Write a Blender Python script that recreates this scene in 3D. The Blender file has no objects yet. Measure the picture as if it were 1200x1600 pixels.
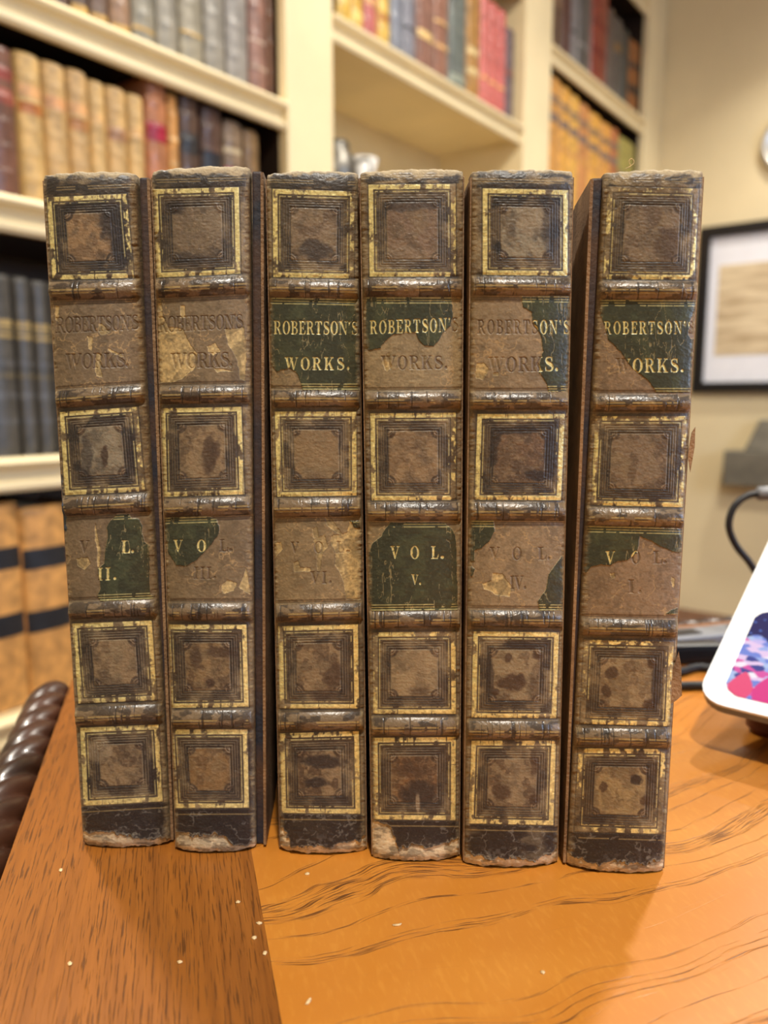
import bpy, bmesh, math, random
import numpy as np
from mathutils import Vector, Matrix

# ------------------------------------------------------------------ camera, exposure, lights
FPX = 1200.0                                   # focal length in pixels of the 1200x1600 frame
PITCH = math.atan(1200 / 8266.0)               # camera looks slightly down
TABLE = 0.75                                   # table top height
CAMZ = TABLE + 0.152
CP, SP = math.cos(PITCH), math.sin(PITCH)
SC = bpy.context.scene
COL = SC.collection
cam_d = bpy.data.cameras.new('camera'); cam = bpy.data.objects.new('camera', cam_d); COL.objects.link(cam)
cam.location = (0, 0, CAMZ); cam.rotation_euler = (math.pi / 2 - PITCH, 0, 0)
cam_d.sensor_fit = 'VERTICAL'; cam_d.sensor_height = 36; cam_d.lens = FPX / 1600 * 36
cam_d.clip_start = 0.01
cam_d.dof.use_dof = True; cam_d.dof.focus_distance = 0.238; cam_d.dof.aperture_fstop = 27 / 3.0
SC.camera = cam
SC.view_settings.view_transform = 'Standard'; SC.view_settings.look = 'None'
SC.view_settings.gamma = 1; SC.view_settings.exposure = 0.0
SC.cycles.use_denoising = True
SC.cycles.max_bounces = 8
W = bpy.data.worlds.new('room_air'); SC.world = W; W.use_nodes = True
W.node_tree.nodes['Background'].inputs[0].default_value = (1, .9, .75, 1)
W.node_tree.nodes['Background'].inputs[1].default_value = 0.05

# bookcase frame: s runs along the bookcase, m towards the room (camera at s=0, m=0)
DV = np.array([0.61022, 0.79223]); NV = np.array([0.79223, -0.61022]); DIST = 1.15
def sm(s, m, z):                               # bookcase frame -> world
    return (s * DV[0] + m * NV[0], s * DV[1] + m * NV[1], z)
CEIL = 2.60

def area(name, loc, energy, size, col, rot=(0, 0, 0), shape='DISK', sy=None, spread=None):
    d = bpy.data.lights.new(name, 'AREA'); d.shape = shape; d.size = size
    if sy: d.size_y = sy
    d.energy = energy; d.color = col
    if spread: d.spread = spread
    o = bpy.data.objects.new(name, d); COL.objects.link(o); o.location = loc; o.rotation_euler = rot
    return o
WARM = (1.0, 0.945, 0.84)
DOWNLIGHTS = [  # x, y, energy
    (0.12, -0.42, 40.0),       # above and behind the photographer: lights the spines
    (0.80, 1.33, 30.0),        # beyond the books on the right: their shadow falls to the near left
    (-0.62, 0.95, 15.0),       # in front of the left bookcase bay
    (1.45, 2.45, 11.0),
]
for i, (x, y, e) in enumerate(DOWNLIGHTS):
    area('downlight_lamp', (x, y, CEIL - 0.03), e, 0.11, WARM, spread=math.radians(170 if i < 2 else 118))
wx, wy, _ = sm(1.2, 2.36, 0)  # unseen cool light, added for the bluish sheen on the spines
area('added_cool_light', (wx, wy, 1.55), 40.0, 1.1, (0.52, 0.70, 1.0),
     rot=(math.radians(90), 0, math.atan2(NV[1], NV[0]) - math.pi / 2 + math.pi), shape='RECTANGLE', sy=1.2)

# ------------------------------------------------------------------ photograph frame <-> world
def ray(x, y):
    a = (x - 600) / FPX; b = (y - 800) / FPX
    return np.array([a, CP - b * SP, -(b * CP + SP)])
def on_z(x, y, z):                             # world point of a pixel on a horizontal plane
    r = ray(x, y); t = (z - CAMZ) / r[2]; return r * t + np.array([0, 0, CAMZ])
def at_depth(x, y, dist):                      # world point of a pixel at a forward distance
    r = ray(x, y); return r * (dist / r[1]) + np.array([0, 0, CAMZ])
def project(P):
    x, y, z = P[..., 0], P[..., 1], P[..., 2] - CAMZ
    d = y * CP - z * SP; up = y * SP + z * CP
    return 600 + FPX * x / d, 800 - FPX * up / d
def on_case(x, y, dl):                         # pixel -> (s, z) on a plane parallel to the bookcase front
    r = ray(x, y); t = -(DIST + dl) / (r[:2] @ NV); P = r * t
    return P[:2] @ DV, P[2] + CAMZ
WALLS = 3.388
def on_wall(x, y, off=0.0):                    # pixel -> (m, z) on the right hand wall
    r = ray(x, y); t = (WALLS - off) / (r[:2] @ DV); P = r * t
    return P[:2] @ NV, P[2] + CAMZ

def lin(c):
    c = np.asarray(c, float) / 255
    return np.where(c <= .04045, c / 12.92, ((c + .055) / 1.055) ** 2.4)
def lin4(c): return tuple(lin(c)) + (1.0,)

# ------------------------------------------------------------------ node materials
def mat(name, col=(200, 200, 200), rough=.5, metal=0, mottle=.0, mscale=20, bump=0, bscale=300, emit=None, estr=0,
        coat=0, spec=.5, dark=None, trans=0):
    m = bpy.data.materials.new(name); m.use_nodes = True
    nt = m.node_tree; N = nt.nodes; L = nt.links
    b = N['Principled BSDF']
    b.inputs['Base Color'].default_value = lin4(col); b.inputs['Roughness'].default_value = rough
    b.inputs['Metallic'].default_value = metal; b.inputs['Coat Weight'].default_value = coat
    b.inputs['Specular IOR Level'].default_value = spec
    b.inputs['Transmission Weight'].default_value = trans
    tc = N.new('ShaderNodeTexCoord')
    if mottle or dark:
        n = N.new('ShaderNodeTexNoise'); n.inputs['Scale'].default_value = mscale; n.inputs['Detail'].default_value = 5
        L.new(tc.outputs['Object'], n.inputs['Vector'])
        r = N.new('ShaderNodeValToRGB')
        c0 = np.array(dark) if dark else np.array(col) * (1 - mottle)
        r.color_ramp.elements[0].position = .35; r.color_ramp.elements[1].position = .65
        r.color_ramp.elements[0].color = lin4(c0)
        r.color_ramp.elements[1].color = lin4(np.minimum(255, np.array(col) * (1 + mottle * .4)))
        L.new(n.outputs['Fac'], r.inputs['Fac']); L.new(r.outputs['Color'], b.inputs['Base Color'])
    if bump:
        n2 = N.new('ShaderNodeTexNoise'); n2.inputs['Scale'].default_value = bscale; n2.inputs['Detail'].default_value = 4
        L.new(tc.outputs['Object'], n2.inputs['Vector'])
        bp = N.new('ShaderNodeBump'); bp.inputs['Strength'].default_value = bump; bp.inputs['Distance'].default_value = .001
        L.new(n2.outputs['Fac'], bp.inputs['Height']); L.new(bp.outputs['Normal'], b.inputs['Normal'])
    if emit is not None:
        b.inputs['Emission Color'].default_value = lin4(emit); b.inputs['Emission Strength'].default_value = estr
    return m

M = {}
M['cream'] = mat('cream_paint', (233, 214, 170), .45, mottle=.03, mscale=6)
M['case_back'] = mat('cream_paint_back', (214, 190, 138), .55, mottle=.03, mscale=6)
M['dark_bay'] = mat('dark_bay_interior', (44, 31, 22), .5, mottle=.2, mscale=14)  # near-black colour for backs, sides and shelves of the outer bays
M['wall'] = mat('wall_paint', (229, 211, 170), .75, mottle=.03, mscale=3, bump=.15, bscale=220)
M['ceiling'] = mat('ceiling_paint', (238, 228, 205), .8, mottle=.02, mscale=3)
M['floor'] = mat('floor_carpet', (120, 84, 60), .95, mottle=.25, mscale=60, bump=.3)
M['black_frame'] = mat('black_frame_paint', (16, 14, 18), .4, mottle=.1, mscale=30)
M['mat_board'] = mat('white_mat_board', (240, 240, 246), .8, mottle=.01)
M['pages'] = mat('aged_page_edges', (206, 186, 148), .8, mottle=.15, mscale=40, bump=.4, bscale=900)
M['rope'] = mat('rope_edge_wood', (62, 36, 24), .33, mottle=.35, mscale=40, coat=.12)
M['desk_wood'] = mat('desk_frame_wood', (104, 54, 26), .35, mottle=.3, mscale=30)
M['white_plastic'] = mat('white_plastic', (244, 247, 250), .3, mottle=.01)
M['black_rubber'] = mat('black_rubber', (26, 26, 30), .5, mottle=.1, mscale=60)
M['grey_plastic'] = mat('grey_plastic', (120, 122, 128), .4, mottle=.05, mscale=40)
M['dark_plastic'] = mat('dark_plastic', (24, 25, 30), .35, mottle=.1, mscale=40)
M['stand_wood'] = mat('tablet_stand_wood', (98, 50, 34), .35, mottle=.3, mscale=60)
M['bronze'] = mat('grey_bronze', (116, 110, 96), .5, mottle=.12, mscale=20)
M['silver'] = mat('polished_silver', (118, 114, 106), .42, metal=.9, mottle=.06, mscale=30)
M['steel'] = mat('brushed_steel', (196, 192, 184), .35, metal=.6, mottle=.04, mscale=30)
M['white_china'] = mat('white_china', (240, 236, 226), .25, mottle=.02)
M['crumb'] = mat('pale_leather_crumb', (222, 190, 140), .8, mottle=.2, mscale=900)
M['lamp_glow'] = mat('downlight_glow', (255, 240, 215), .5, mottle=.01, emit=(255, 225, 180), estr=6)
M['added_pane_glow'] = mat('added_cool_glow', (200, 215, 240), .3, mottle=.01, emit=(170, 200, 255), estr=2.2)  # glowing pane that goes with the added cool light

# ------------------------------------------------------------------ mesh helpers
def obj_from(name, verts, faces, material=None, parent=None, smooth=False):
    me = bpy.data.meshes.new(name); me.from_pydata([tuple(map(float, v)) for v in verts], [], [tuple(f) for f in faces]); me.update()
    if smooth: me.shade_smooth()
    o = bpy.data.objects.new(name, me); COL.objects.link(o)
    if material: me.materials.append(material)
    if parent: o.parent = parent
    return o
def from_bm(name, bm, material=None, parent=None, smooth=False):
    bmesh.ops.recalc_face_normals(bm, faces=bm.faces)
    me = bpy.data.meshes.new(name); bm.to_mesh(me); bm.free()
    if smooth: me.shade_smooth()
    o = bpy.data.objects.new(name, me); COL.objects.link(o)
    if material: me.materials.append(material)
    if parent: o.parent = parent
    return o
def add_hexa(bm, c8):                          # 4 bottom corners then 4 top corners
    v = [bm.verts.new(tuple(map(float, c))) for c in c8]
    for f in ((0, 1, 2, 3), (4, 5, 6, 7), (0, 1, 5, 4), (1, 2, 6, 5), (2, 3, 7, 6), (3, 0, 4, 7)): bm.faces.new([v[i] for i in f])
def add_box(bm, x0, x1, y0, y1, z0, z1, fr=None):
    c = [(x0, y0, z0), (x1, y0, z0), (x1, y1, z0), (x0, y1, z0), (x0, y0, z1), (x1, y0, z1), (x1, y1, z1), (x0, y1, z1)]
    add_hexa(bm, [fr(*p) for p in c] if fr else c)
def bevel(bm, w, seg=2):
    bmesh.ops.bevel(bm, geom=list(bm.edges), offset=w, segments=seg, affect='EDGES', profile=.6, clamp_overlap=True)
def box_obj(name, a, material, parent=None, fr=None, bev=0):
    bm = bmesh.new(); add_box(bm, *a, fr=fr)
    if bev: bevel(bm, bev)
    return from_bm(name, bm, material, parent)
def sweep(name, pts, r, material, parent=None, seg=10):
    P = [Vector(p) for p in pts]; verts = []; faces = []; up = Vector((0, 0, 1)); prev = None
    for i, p in enumerate(P):
        t = (P[min(i + 1, len(P) - 1)] - P[max(i - 1, 0)]).normalized()
        a = (prev - t * prev.dot(t)) if prev else (t.cross(up) if abs(t.z) < .95 else t.cross(Vector((1, 0, 0))))
        a.normalize(); prev = a; b = t.cross(a)
        rr = r[i] if isinstance(r, (list, tuple)) else r
        for k in range(seg):
            q = p + (a * math.cos(2 * math.pi * k / seg) + b * math.sin(2 * math.pi * k / seg)) * rr
            verts.append(q)
    for i in range(len(P) - 1):
        for k in range(seg):
            k2 = (k + 1) % seg
            faces.append((i * seg + k, i * seg + k2, (i + 1) * seg + k2, (i + 1) * seg + k))
    faces.append(tuple(range(seg))[::-1]); faces.append(tuple(range((len(P) - 1) * seg, len(P) * seg)))
    return obj_from(name, verts, faces, material, parent, True)
def spline(pts, n=8):                          # Catmull-Rom
    P = [np.array(p, float) for p in pts]; P = [2 * P[0] - P[1]] + P + [2 * P[-1] - P[-2]]; out = []
    for i in range(1, len(P) - 2):
        for k in range(n):
            t = k / n; a, b, c, d = P[i - 1:i + 3]
            out.append(.5 * (2 * b + (c - a) * t + (2 * a - 5 * b + 4 * c - d) * t * t + (3 * b - a - 3 * c + d) * t ** 3))
    out.append(P[-2]); return out
def lathe(name, prof, material, parent=None, loc=(0, 0, 0), seg=28, fr=None):
    verts = []; faces = []
    for r, z in prof:
        for k in range(seg):
            a = 2 * math.pi * k / seg; p = (r * math.cos(a), r * math.sin(a), z)
            p = fr(*p) if fr else p
            verts.append((p[0] + loc[0], p[1] + loc[1], p[2] + loc[2]))
    for i in range(len(prof) - 1):
        for k in range(seg): faces.append((i * seg + k, i * seg + (k + 1) % seg, (i + 1) * seg + (k + 1) % seg, (i + 1) * seg + k))
    faces.append(tuple(range(seg))[::-1]); faces.append(tuple(range((len(prof) - 1) * seg, len(prof) * seg)))
    return obj_from(name, verts, faces, material, parent, True)
def empty(name, loc, label, cat, group=None):
    o = bpy.data.objects.new(name, None); COL.objects.link(o); o.location = tuple(map(float, loc)); o.empty_display_size = .02
    return tag(o, label, cat, group)
def tag(o, label, cat, group=None):
    o['label'] = label; o['category'] = cat
    if group: o['group'] = group
    return o
def adopt(root, *kids):                        # parent world-built meshes to a root that has a location
    bpy.context.view_layer.update()
    for k in kids:
        k.parent = root; k.matrix_parent_inverse = Matrix.Translation(root.location).inverted()
def struct(o):
    o['kind'] = 'structure'; return o

# ------------------------------------------------------------------ the room
CASE_D = 0.30
S0, S1, M0, M1 = -2.2, WALLS, -DIST - CASE_D - .012, 2.4
T = .10
def rbox(name, a, m): return struct(box_obj(name, a, m, fr=sm))
rbox('floor', (S0 - T, S1 + T, M0 - T, M1 + T, -.1, 0), M['floor'])
rbox('ceiling', (S0 - T, S1 + T, M0 - T, M1 + T, CEIL, CEIL + .1), M['ceiling'])
rbox('wall_back', (S0 - T, S1 + T, M0 - T, M0, 0, CEIL), M['wall'])
rbox('wall_right', (S1, S1 + T, M0, M1, 0, CEIL), M['wall'])
rbox('wall_left', (S0 - T, S0, M0, M1, 0, CEIL), M['wall'])
rbox('wall_front', (S0 - T, S1 + T, M1, M1 + T, 0, CEIL), M['wall'])
wf = bmesh.new()
for a in ((.55, 1.85, 2.37, M1, .9, .97), (.55, 1.85, 2.37, M1, 2.13, 2.2), (.55, .62, 2.37, M1, .97, 2.13), (1.78, 1.85, 2.37, M1, .97, 2.13), (1.18, 1.22, 2.375, M1, .97, 2.13)):
    add_box(wf, *a, fr=sm)
win = struct(from_bm('added_window_1', wf, M['cream']))  # unseen window frame, added to carry the cool light
wp = box_obj('added_pane', (.62, 1.78, 2.388, 2.396, .97, 2.13), M['added_pane_glow'], win, fr=sm)
for i, (x, y, e) in enumerate(DOWNLIGHTS):
    names = ['above the photographer', 'above the desk beyond the books', 'before the left bookcase bay', 'near the framed document']
    r = empty('ceiling_downlight', (x, y, CEIL), 'round recessed ceiling light ' + names[i], 'ceiling light', 'recessed ceiling lights')
    a = lathe('trim_ring', [(.065, 0), (.085, 0), (.085, -.006), (.065, -.01), (.064, -.002)], M['ceiling'], r)
    b = lathe('diffuser', [(.001, -.004), (.064, -.004), (.064, -.001), (.001, -.001)], M['lamp_glow'], r)

# ------------------------------------------------------------------ bookcase
bc = empty('bookcase', sm(1.75, -DIST - .1, 0), 'cream painted built-in bookcase with beaded shelf edges along the wall', 'bookcase')
kids = []
Z = lambda z: z + CAMZ                        # heights below were measured from the camera
def pilaster(s0, s1, front=-.012):
    bm = bmesh.new(); add_box(bm, s0, s1, -DIST - CASE_D, -DIST - front, 0, CEIL, fr=sm); bevel(bm, .004)
    kids.append(from_bm('pilaster', bm, M['cream']))
pilaster(.17, .315); pilaster(1.165, 1.303); pilaster(2.152, 2.322); pilaster(3.151, 3.270); pilaster(3.270, WALLS - .004, .0)
BAYS = [(.315, 1.165), (1.303, 2.152), (2.322, 3.151)]
for i, (a, b) in enumerate(BAYS):
    kids.append(box_obj('back_panel', (a, b, -DIST - CASE_D, -DIST - CASE_D + .012, 0, CEIL), M['case_back'] if i == 1 else M['dark_bay'], fr=sm))
    if i != 1:  # thin near-black sheets added down both sides of the outer bays
        for s_0, s_1 in ((a, a + .0012), (b - .0012, b)): kids.append(box_obj('dark_side_sheet', (s_0, s_1, -DIST - CASE_D + .012, -DIST - .012, 0, CEIL), M['dark_bay'], fr=sm))
def shelf(bay, z):
    a, b = BAYS[bay]; zt = Z(z); h = .052
    prof = [(-.015, 0), (.012, 0), (.017, -.003), (.019, -.008), (.016, -.013), (.008, -.015), (.001, -.018), (-.002, -.025), (-.001, -.032),
            (.004, -.036), (.009, -.039), (.010, -.046), (.006, -.052), (-.004, -.052), (-.006, -.034)]
    verts = []; n = len(prof)
    for s in (a + .0016, b - .0016):
        for d, dz in prof: verts.append(sm(s, -DIST + d - .002, zt + dz))
    faces = [(i, (i + 1) % n, n + (i + 1) % n, n + i) for i in range(n)] + [tuple(range(n))[::-1], tuple(range(n, 2 * n))]
    edge = obj_from('shelf_edge', verts, faces, M['cream'], None, False)
    board = box_obj('shelf', (a + .0014, b - .0014, -DIST - CASE_D + .013, -DIST - .017, zt - .034, zt), M['cream'] if bay == 1 else M['dark_bay'], fr=sm)
    bpy.context.view_layer.update()
    kids.append(board); edge.parent = board
for bay, zs in ((0, (.99, .585, .295, -.085, -.483, -.80)), (1, (1.20, .80, .38, -.03, -.45, -.80)), (2, (1.515, 1.085, .62, .20, -.25, -.80))):
    for z in zs: shelf(bay, z)
adopt(bc, *kids)

# ------------------------------------------------------------------ books on the shelves
LEATHER = {}
def leather(c, rough=.42):
    k = tuple(c) + (rough,)
    if k not in LEATHER: LEATHER[k] = mat('shelf_leather', c, rough, mottle=.17, mscale=55, bump=.25, bscale=500)
    return LEATHER[k]
def shelf_book(px0, px1, ymid, z0, zt, col, label, group, labels=(), bands=4, rough=.42, dl=.022, depth=.23, cover=None, lean=0):
    """one book: cover with rounded spine and raised bands, page block, lettering pieces; labels = (from, to, colour) as shares of height"""
    s0 = on_case(px0, ymid, dl)[0]; s1 = on_case(px1, ymid, dl)[0]
    for a_0, b_0 in BAYS:
        if a_0 - .04 < (s0 + s1) / 2 < b_0 + .04: s0, s1 = max(s0, a_0 + .003), min(s1, b_0 - .003)
    g = .0012; s0 += g; s1 -= g; w = s1 - s0; zt = zt - .0; h = zt - z0; sc_ = (s0 + s1) / 2
    root = empty('leather_book', sm(sc_, -DIST - dl, z0), label, 'book', group)
    bul = min(.009, w * .28); nu, nv = 13, 48
    def prof(i):                               # rounded spine section
        t = -1 + 2 * i / (nu - 1); return t * w / 2, bul * (math.sqrt(max(0, 1 - .92 * t * t)) - .283)
    bpos = [(k + 1) / (bands + 1) for k in range(bands)]
    verts, faces = [], []
    def loc(ds, dm, dz): p = sm(ds, dm, dz); return p
    for j in range(nv):
        f = j / (nv - 1)
        rdg = sum(.0022 * math.exp(-((f - b) * h / .0032) ** 2) for b in bpos)
        end = -.003 * (max(0, 1 - f * h / .004) + max(0, 1 - (1 - f) * h / .004))
        row = [(prof(i)[0] * (1 + rdg * 2 / w * 0), prof(i)[1] + rdg * (1 if 0 < i < nu - 1 else 0) + end) for i in range(nu)]
        row = [(-w / 2, -depth)] + row + [(w / 2, -depth), (w / 2 - .003, -depth), (w / 2 - .003, -.006), (-w / 2 + .003, -.006), (-w / 2 + .003, -depth)]
        for ds, dm in row: verts.append(loc(ds, dm, f * h))
    n = nu + 6
    for j in range(nv - 1):
        for i in range(n): faces.append((j * n + i, j * n + (i + 1) % n, (j + 1) * n + (i + 1) % n, (j + 1) * n + i))
    idx = lambda j, i: j * n + i
    for j in (0, nv - 1):
        faces.append([idx(j, i) for i in range(1, nu + 1)] + [idx(j, n - 3), idx(j, n - 2)])
        faces.append([idx(j, nu), idx(j, nu + 1), idx(j, nu + 2), idx(j, nu + 3)])
        faces.append([idx(j, 0), idx(j, 1), idx(j, n - 2), idx(j, n - 1)])
    cv = obj_from('cover', verts, faces, leather(col, rough), root, True)
    bm = bmesh.new(); add_box(bm, -w / 2 + .0031, w / 2 - .0031, -depth + .005, -.0065, .004, h - .005, fr=loc)
    from_bm('page_block', bm, M['pages'], root)
    for f0, f1, c in labels:
        lv, lf = [], []
        for j in range(9):
            f = f0 + (f1 - f0) * j / 8
            rdg = sum(.0022 * math.exp(-((f - b) * h / .0032) ** 2) for b in bpos)
            for i in range(nu):
                a, d = prof(i); lv.append(loc(a * (1 - .004), d + rdg + (.0006 if 0 < i < nu - 1 else .0001), f * h))
        for j in range(8):
            for i in range(nu - 1): lf.append((j * nu + i, j * nu + i + 1, (j + 1) * nu + i + 1, (j + 1) * nu + i))
        obj_from('spine_label', lv, lf, leather(c, .4), root, True)
    return root
def zcase(px, py, dl=.022): return on_case(px, py, dl)[1]

GOLD = (196, 158, 84); RED = (150, 30, 44); BLK = (30, 28, 32); ORG = (186, 104, 44)
zA, zB, zC, zD = Z(.585) + .001, Z(.295) + .001, Z(-.085) + .001, Z(-.483) + .001
gA = 'books on the upper left shelf'
rowA = [  # x0, x1, height, colour, label, labels
    (84, 110, .235, (84, 62, 52), 'dark brown book, first at the left end of the upper left shelf', ()),
    (112, 141, .24, (92, 74, 66), 'grey-brown book beside the dark one at the left of the upper shelf', ((.05, .1, GOLD),)),
    (143, 171, .25, (112, 92, 80), 'dull mauve-brown book left of the pinkish tan volume on the upper shelf', ((.06, .09, GOLD),)),
    (174, 206, .26, (150, 118, 92), 'pinkish tan book before the run of grey spines on the upper shelf', ((.05, .08, GOLD), (.3, .33, GOLD))),
    (208, 244, .265, (140, 134, 118), 'grey-green spine, first of the five pale grey books on the upper shelf', ((.1, .12, GOLD),)),
    (246, 279, .265, (146, 140, 126), 'pale grey spine, second of the five on the upper shelf', ()),
    (282, 318, .27, (152, 144, 124), 'widest pale grey spine, third of the five on the upper shelf', ((.2, .22, GOLD),)),
    (320, 352, .27, (144, 138, 126), 'pale grey spine, fourth of the five on the upper shelf', ()),
    (354, 388, .27, (146, 140, 132), 'pale grey spine, last of the five beside the banded pinkish book', ()),
    (390, 417, .27, (142, 104, 90), 'pinkish brown book with pale bands, second from the cream pilaster', ((.18, .2, (196, 170, 150)), (.36, .38, (196, 170, 150)))),
    (419, 434, .265, (110, 70, 40), 'thin red-brown book touching the first cream pilaster on the upper shelf', ()),
]
for x0, x1, h, c, lab, ls in rowA: shelf_book(x0, x1, 60 + (x0 - 110) * .32, zA, zA + h, c, lab, gA, ls, rough=.38)
gB = 'old books on the second left shelf'
TAN = (206, 168, 104)
rowB = [  # x0, x1, y of top, colour, labels
    (-34, 23, 70, (116, 78, 62), 'brown book with faded red labels at the left end of the calf row', ((.62, .72, (160, 84, 66)), (.78, .86, (150, 70, 60)))),
    (27, 66, 86, TAN, 'pale calf book with one orange label, largest of the tan row', ((.60, .67, (196, 122, 62)), (.71, .79, (212, 160, 104)))),
    (69, 105, 101, (202, 164, 106), 'pale calf book with a dark blot on its upper label', ((.68, .77, (206, 150, 98)),)),
    (107, 139, 112, (198, 160, 104), 'pale calf book with a soft orange-brown lower label', ((.58, .66, (190, 132, 76)), (.69, .77, (212, 160, 104)))),
    (141, 166, 129, (208, 170, 108), 'narrow pale calf book, fourth of the tan row', ((.68, .76, (214, 170, 108)),)),
    (168, 199, 139, (200, 162, 104), 'pale calf book with a brownish smudged label, fifth of the tan row', ((.60, .70, (176, 130, 92)),)),
    (201, 226, 150, (208, 170, 108), 'pale calf book against the tall red-brown volume', ((.66, .74, (212, 166, 104)),)),
    (228, 261, 122, (180, 118, 80), 'tall red-brown book with a crimson label, highest of its row', ((.58, .70, (158, 24, 52)),)),
    (263, 279, 148, (206, 146, 74), 'slim orange-tan book between the red-brown and dark brown volumes', ((.66, .69, (226, 180, 116)), (.48, .51, (226, 180, 116)))),
    (281, 311, 147, (86, 64, 52), 'dark brown glossy book, first of the two on the tan row shelf', ((.58, .72, (36, 34, 36)), (.44, .46, (170, 150, 120)))),
    (315, 347, 168, (84, 60, 50), 'dark brown glossy book with a black label, second of the two', ((.50, .66, (30, 30, 38)),)),
    (350, 379, 191, (128, 106, 84), 'grey-brown book with a rose-red label low on its spine', ((.52, .62, (176, 76, 76)), (.74, .78, (196, 176, 140)))),
    (381, 405, 205, (126, 98, 64), 'dull olive-brown book at the right end of the calf row', ()),
]
for x0, x1, yt, c, lab, ls in rowB: shelf_book(x0, x1, yt + 90, zB, zcase((x0 + x1) / 2, yt), c, lab, gB, ls, bands=5, rough=.5 if sum(c) > 380 else .3)
gC = 'dark set with gilt lines on the third left shelf'
DK = (78, 74, 68); DG = (164, 140, 90)
for x0, x1, yt, lab in ((-26, 24, 428, 'dark grey book with gilt lines, at the picture edge of the dark set'), (27, 53, 434, 'dark grey book with gilt lines, middle one of the dark set'),
                        (55, 80, 440, 'dark grey book with gilt lines nearest the old brown volumes'), (82, 108, 444, 'dark grey book of the gilt-lined set mostly behind the first volume')):
    shelf_book(x0, x1, 570, zC, zcase((x0 + x1) / 2, yt), DK, lab, gC, ((.655, .68, DG), (.695, .71, DG), (.72, .755, DG), (.435, .46, (110, 98, 74)), (.50, .535, (92, 90, 88)), (.32, .36, (92, 90, 88)), (.18, .21, (92, 90, 88))), bands=0, rough=.4)
gD = 'tan law books on the fourth left shelf'
LAW = (208, 152, 84)
for x0, x1, yt, lab in ((-44, 38, 786, 'tan book with two black labels, cut by the picture edge'), (39, 112, 789, 'tan book with two black labels next to the first old volume'),
                        (113, 180, 792, 'tan book with two black labels mostly hidden behind the first volume')):
    shelf_book(x0, x1, 950, zD, zcase((x0 + x1) / 2, yt), LAW, lab, gD, ((.685, .79, (34, 36, 40)), (.36, .47, (34, 36, 40))), bands=0, rough=.5)
shelf_book(-30, 20, 1230, Z(-.80) + .001, zcase(5, 1190), (120, 34, 30), 'dark red book on the lowest shelf below the tan law books', 'books on the lowest left shelf', (), rough=.5)
gM = 'books on the middle bay shelf'
zM = Z(.80) + .001
YG = (214, 176, 84)
rowM = [
    (511, 525, .30, (84, 58, 44), 'dark brown book against the first pilaster in the middle bay', (), .3),
    (526, 546, .25, YG, 'yellow gilt book, first of the yellow pair in the middle bay', ((.2, .3, (236, 206, 120)),), .3),
    (547, 566, .25, (206, 166, 76), 'yellow gilt book, second of the yellow pair in the middle bay', ((.1, .2, (236, 206, 120)),), .3),
    (568, 588, .26, (188, 108, 104), 'rose red book between the yellow books of the middle bay', ((.3, .36, (226, 170, 120)),), .3),
    (590, 608, .26, (218, 180, 92), 'pale gold book right of the rose red one in the middle bay', ((.24, .3, (180, 120, 50)),), .3),
    (610, 627, .26, (134, 138, 148), 'blue-grey book, first of the two in the middle bay', (), .28),
    (629, 648, .27, (132, 132, 140), 'grey book beside the blue-grey one in the middle bay', ((.3, .32, (60, 58, 60)),), .28),
    (651, 675, .27, (140, 102, 88), 'brown book with one pale gilt panel in the middle bay', ((.3, .37, (232, 196, 130)),), .28),
    (677, 699, .28, (146, 104, 86), 'brown book with gilt bands left of the teal one', ((.3, .33, (226, 180, 120)), (.5, .53, (226, 180, 120))), .28),
    (702, 727, .28, (106, 112, 106), 'teal grey book in the middle bay', ((.1, .16, (150, 156, 140)),), .25),
    (729, 748, .28, (170, 126, 70), 'tan gilt book between the teal and red ones', ((.25, .31, (222, 196, 140)), (.43, .49, (222, 196, 140))), .28),
    (750, 763, .29, (206, 116, 108), 'red banded book, first of the red trio', ((.27, .30, (224, 160, 100)),), .25),
    (764, 776, .29, (200, 106, 98), 'red banded book, middle of the red trio', ((.27, .30, (224, 160, 100)),), .25),
    (777, 788, .29, (200, 104, 98), 'red banded book, last of the red trio', ((.27, .30, (224, 160, 100)),), .25),
    (789, 801, .26, (104, 86, 90), 'dark plum book at the right end of the middle bay', ((.5, .56, (130, 70, 60)),), .3),
]
for x0, x1, h, c, lab, ls, ro in rowM: shelf_book(x0, x1, 30 + (x0 - 515) * .45, zM, zM + h, c, lab, gM, ls, bands=5, rough=ro)
gR = 'books on the upper right bay shelf'
zR = Z(1.085) + .001
rowR = [
    (856, 879, .34, (100, 76, 62), 'brown book beside the second pilaster in the right bay', ((.4, .5, (130, 100, 76)),)),
    (880, 891, .36, (82, 40, 32), 'maroon brown book in the right bay', ()),
    (892, 902, .36, (124, 118, 118), 'slim grey glossy book in the right bay', ((.3, .33, (60, 56, 56)),)),
    (903, 922, .36, (92, 88, 86), 'dark grey book in the right bay', ((.25, .28, (150, 146, 140)),)),
    (924, 948, .36, (142, 62, 48), 'brick red book in the right bay', ((.3, .36, (120, 40, 36)), (.55, .6, (120, 40, 36)))),
    (949, 957, .30, (96, 80, 68), 'thin brown book right of the brick red one', ()),
    (958, 970, .29, (90, 82, 76), 'grey-brown book near the end of the right bay', ((.6, .7, (130, 96, 50)),)),
    (971, 981, .28, (58, 60, 56), 'dark green-black slim book near the end of the right bay', ()),
    (982, 1000, .27, (150, 90, 40), 'orange-brown book with dark patches at the end of the right bay', ((.3, .42, (50, 36, 34)), (.62, .72, (60, 44, 40)))),
]
for x0, x1, h, c, lab, ls in rowR: shelf_book(x0, x1, 30 + (x0 - 858) * .8, zR, zR + h, c, lab, gR, ls, bands=4, rough=.3)
gS = 'tall golden folios on the lower right bay shelf'
zS = Z(.62) + .001
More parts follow.
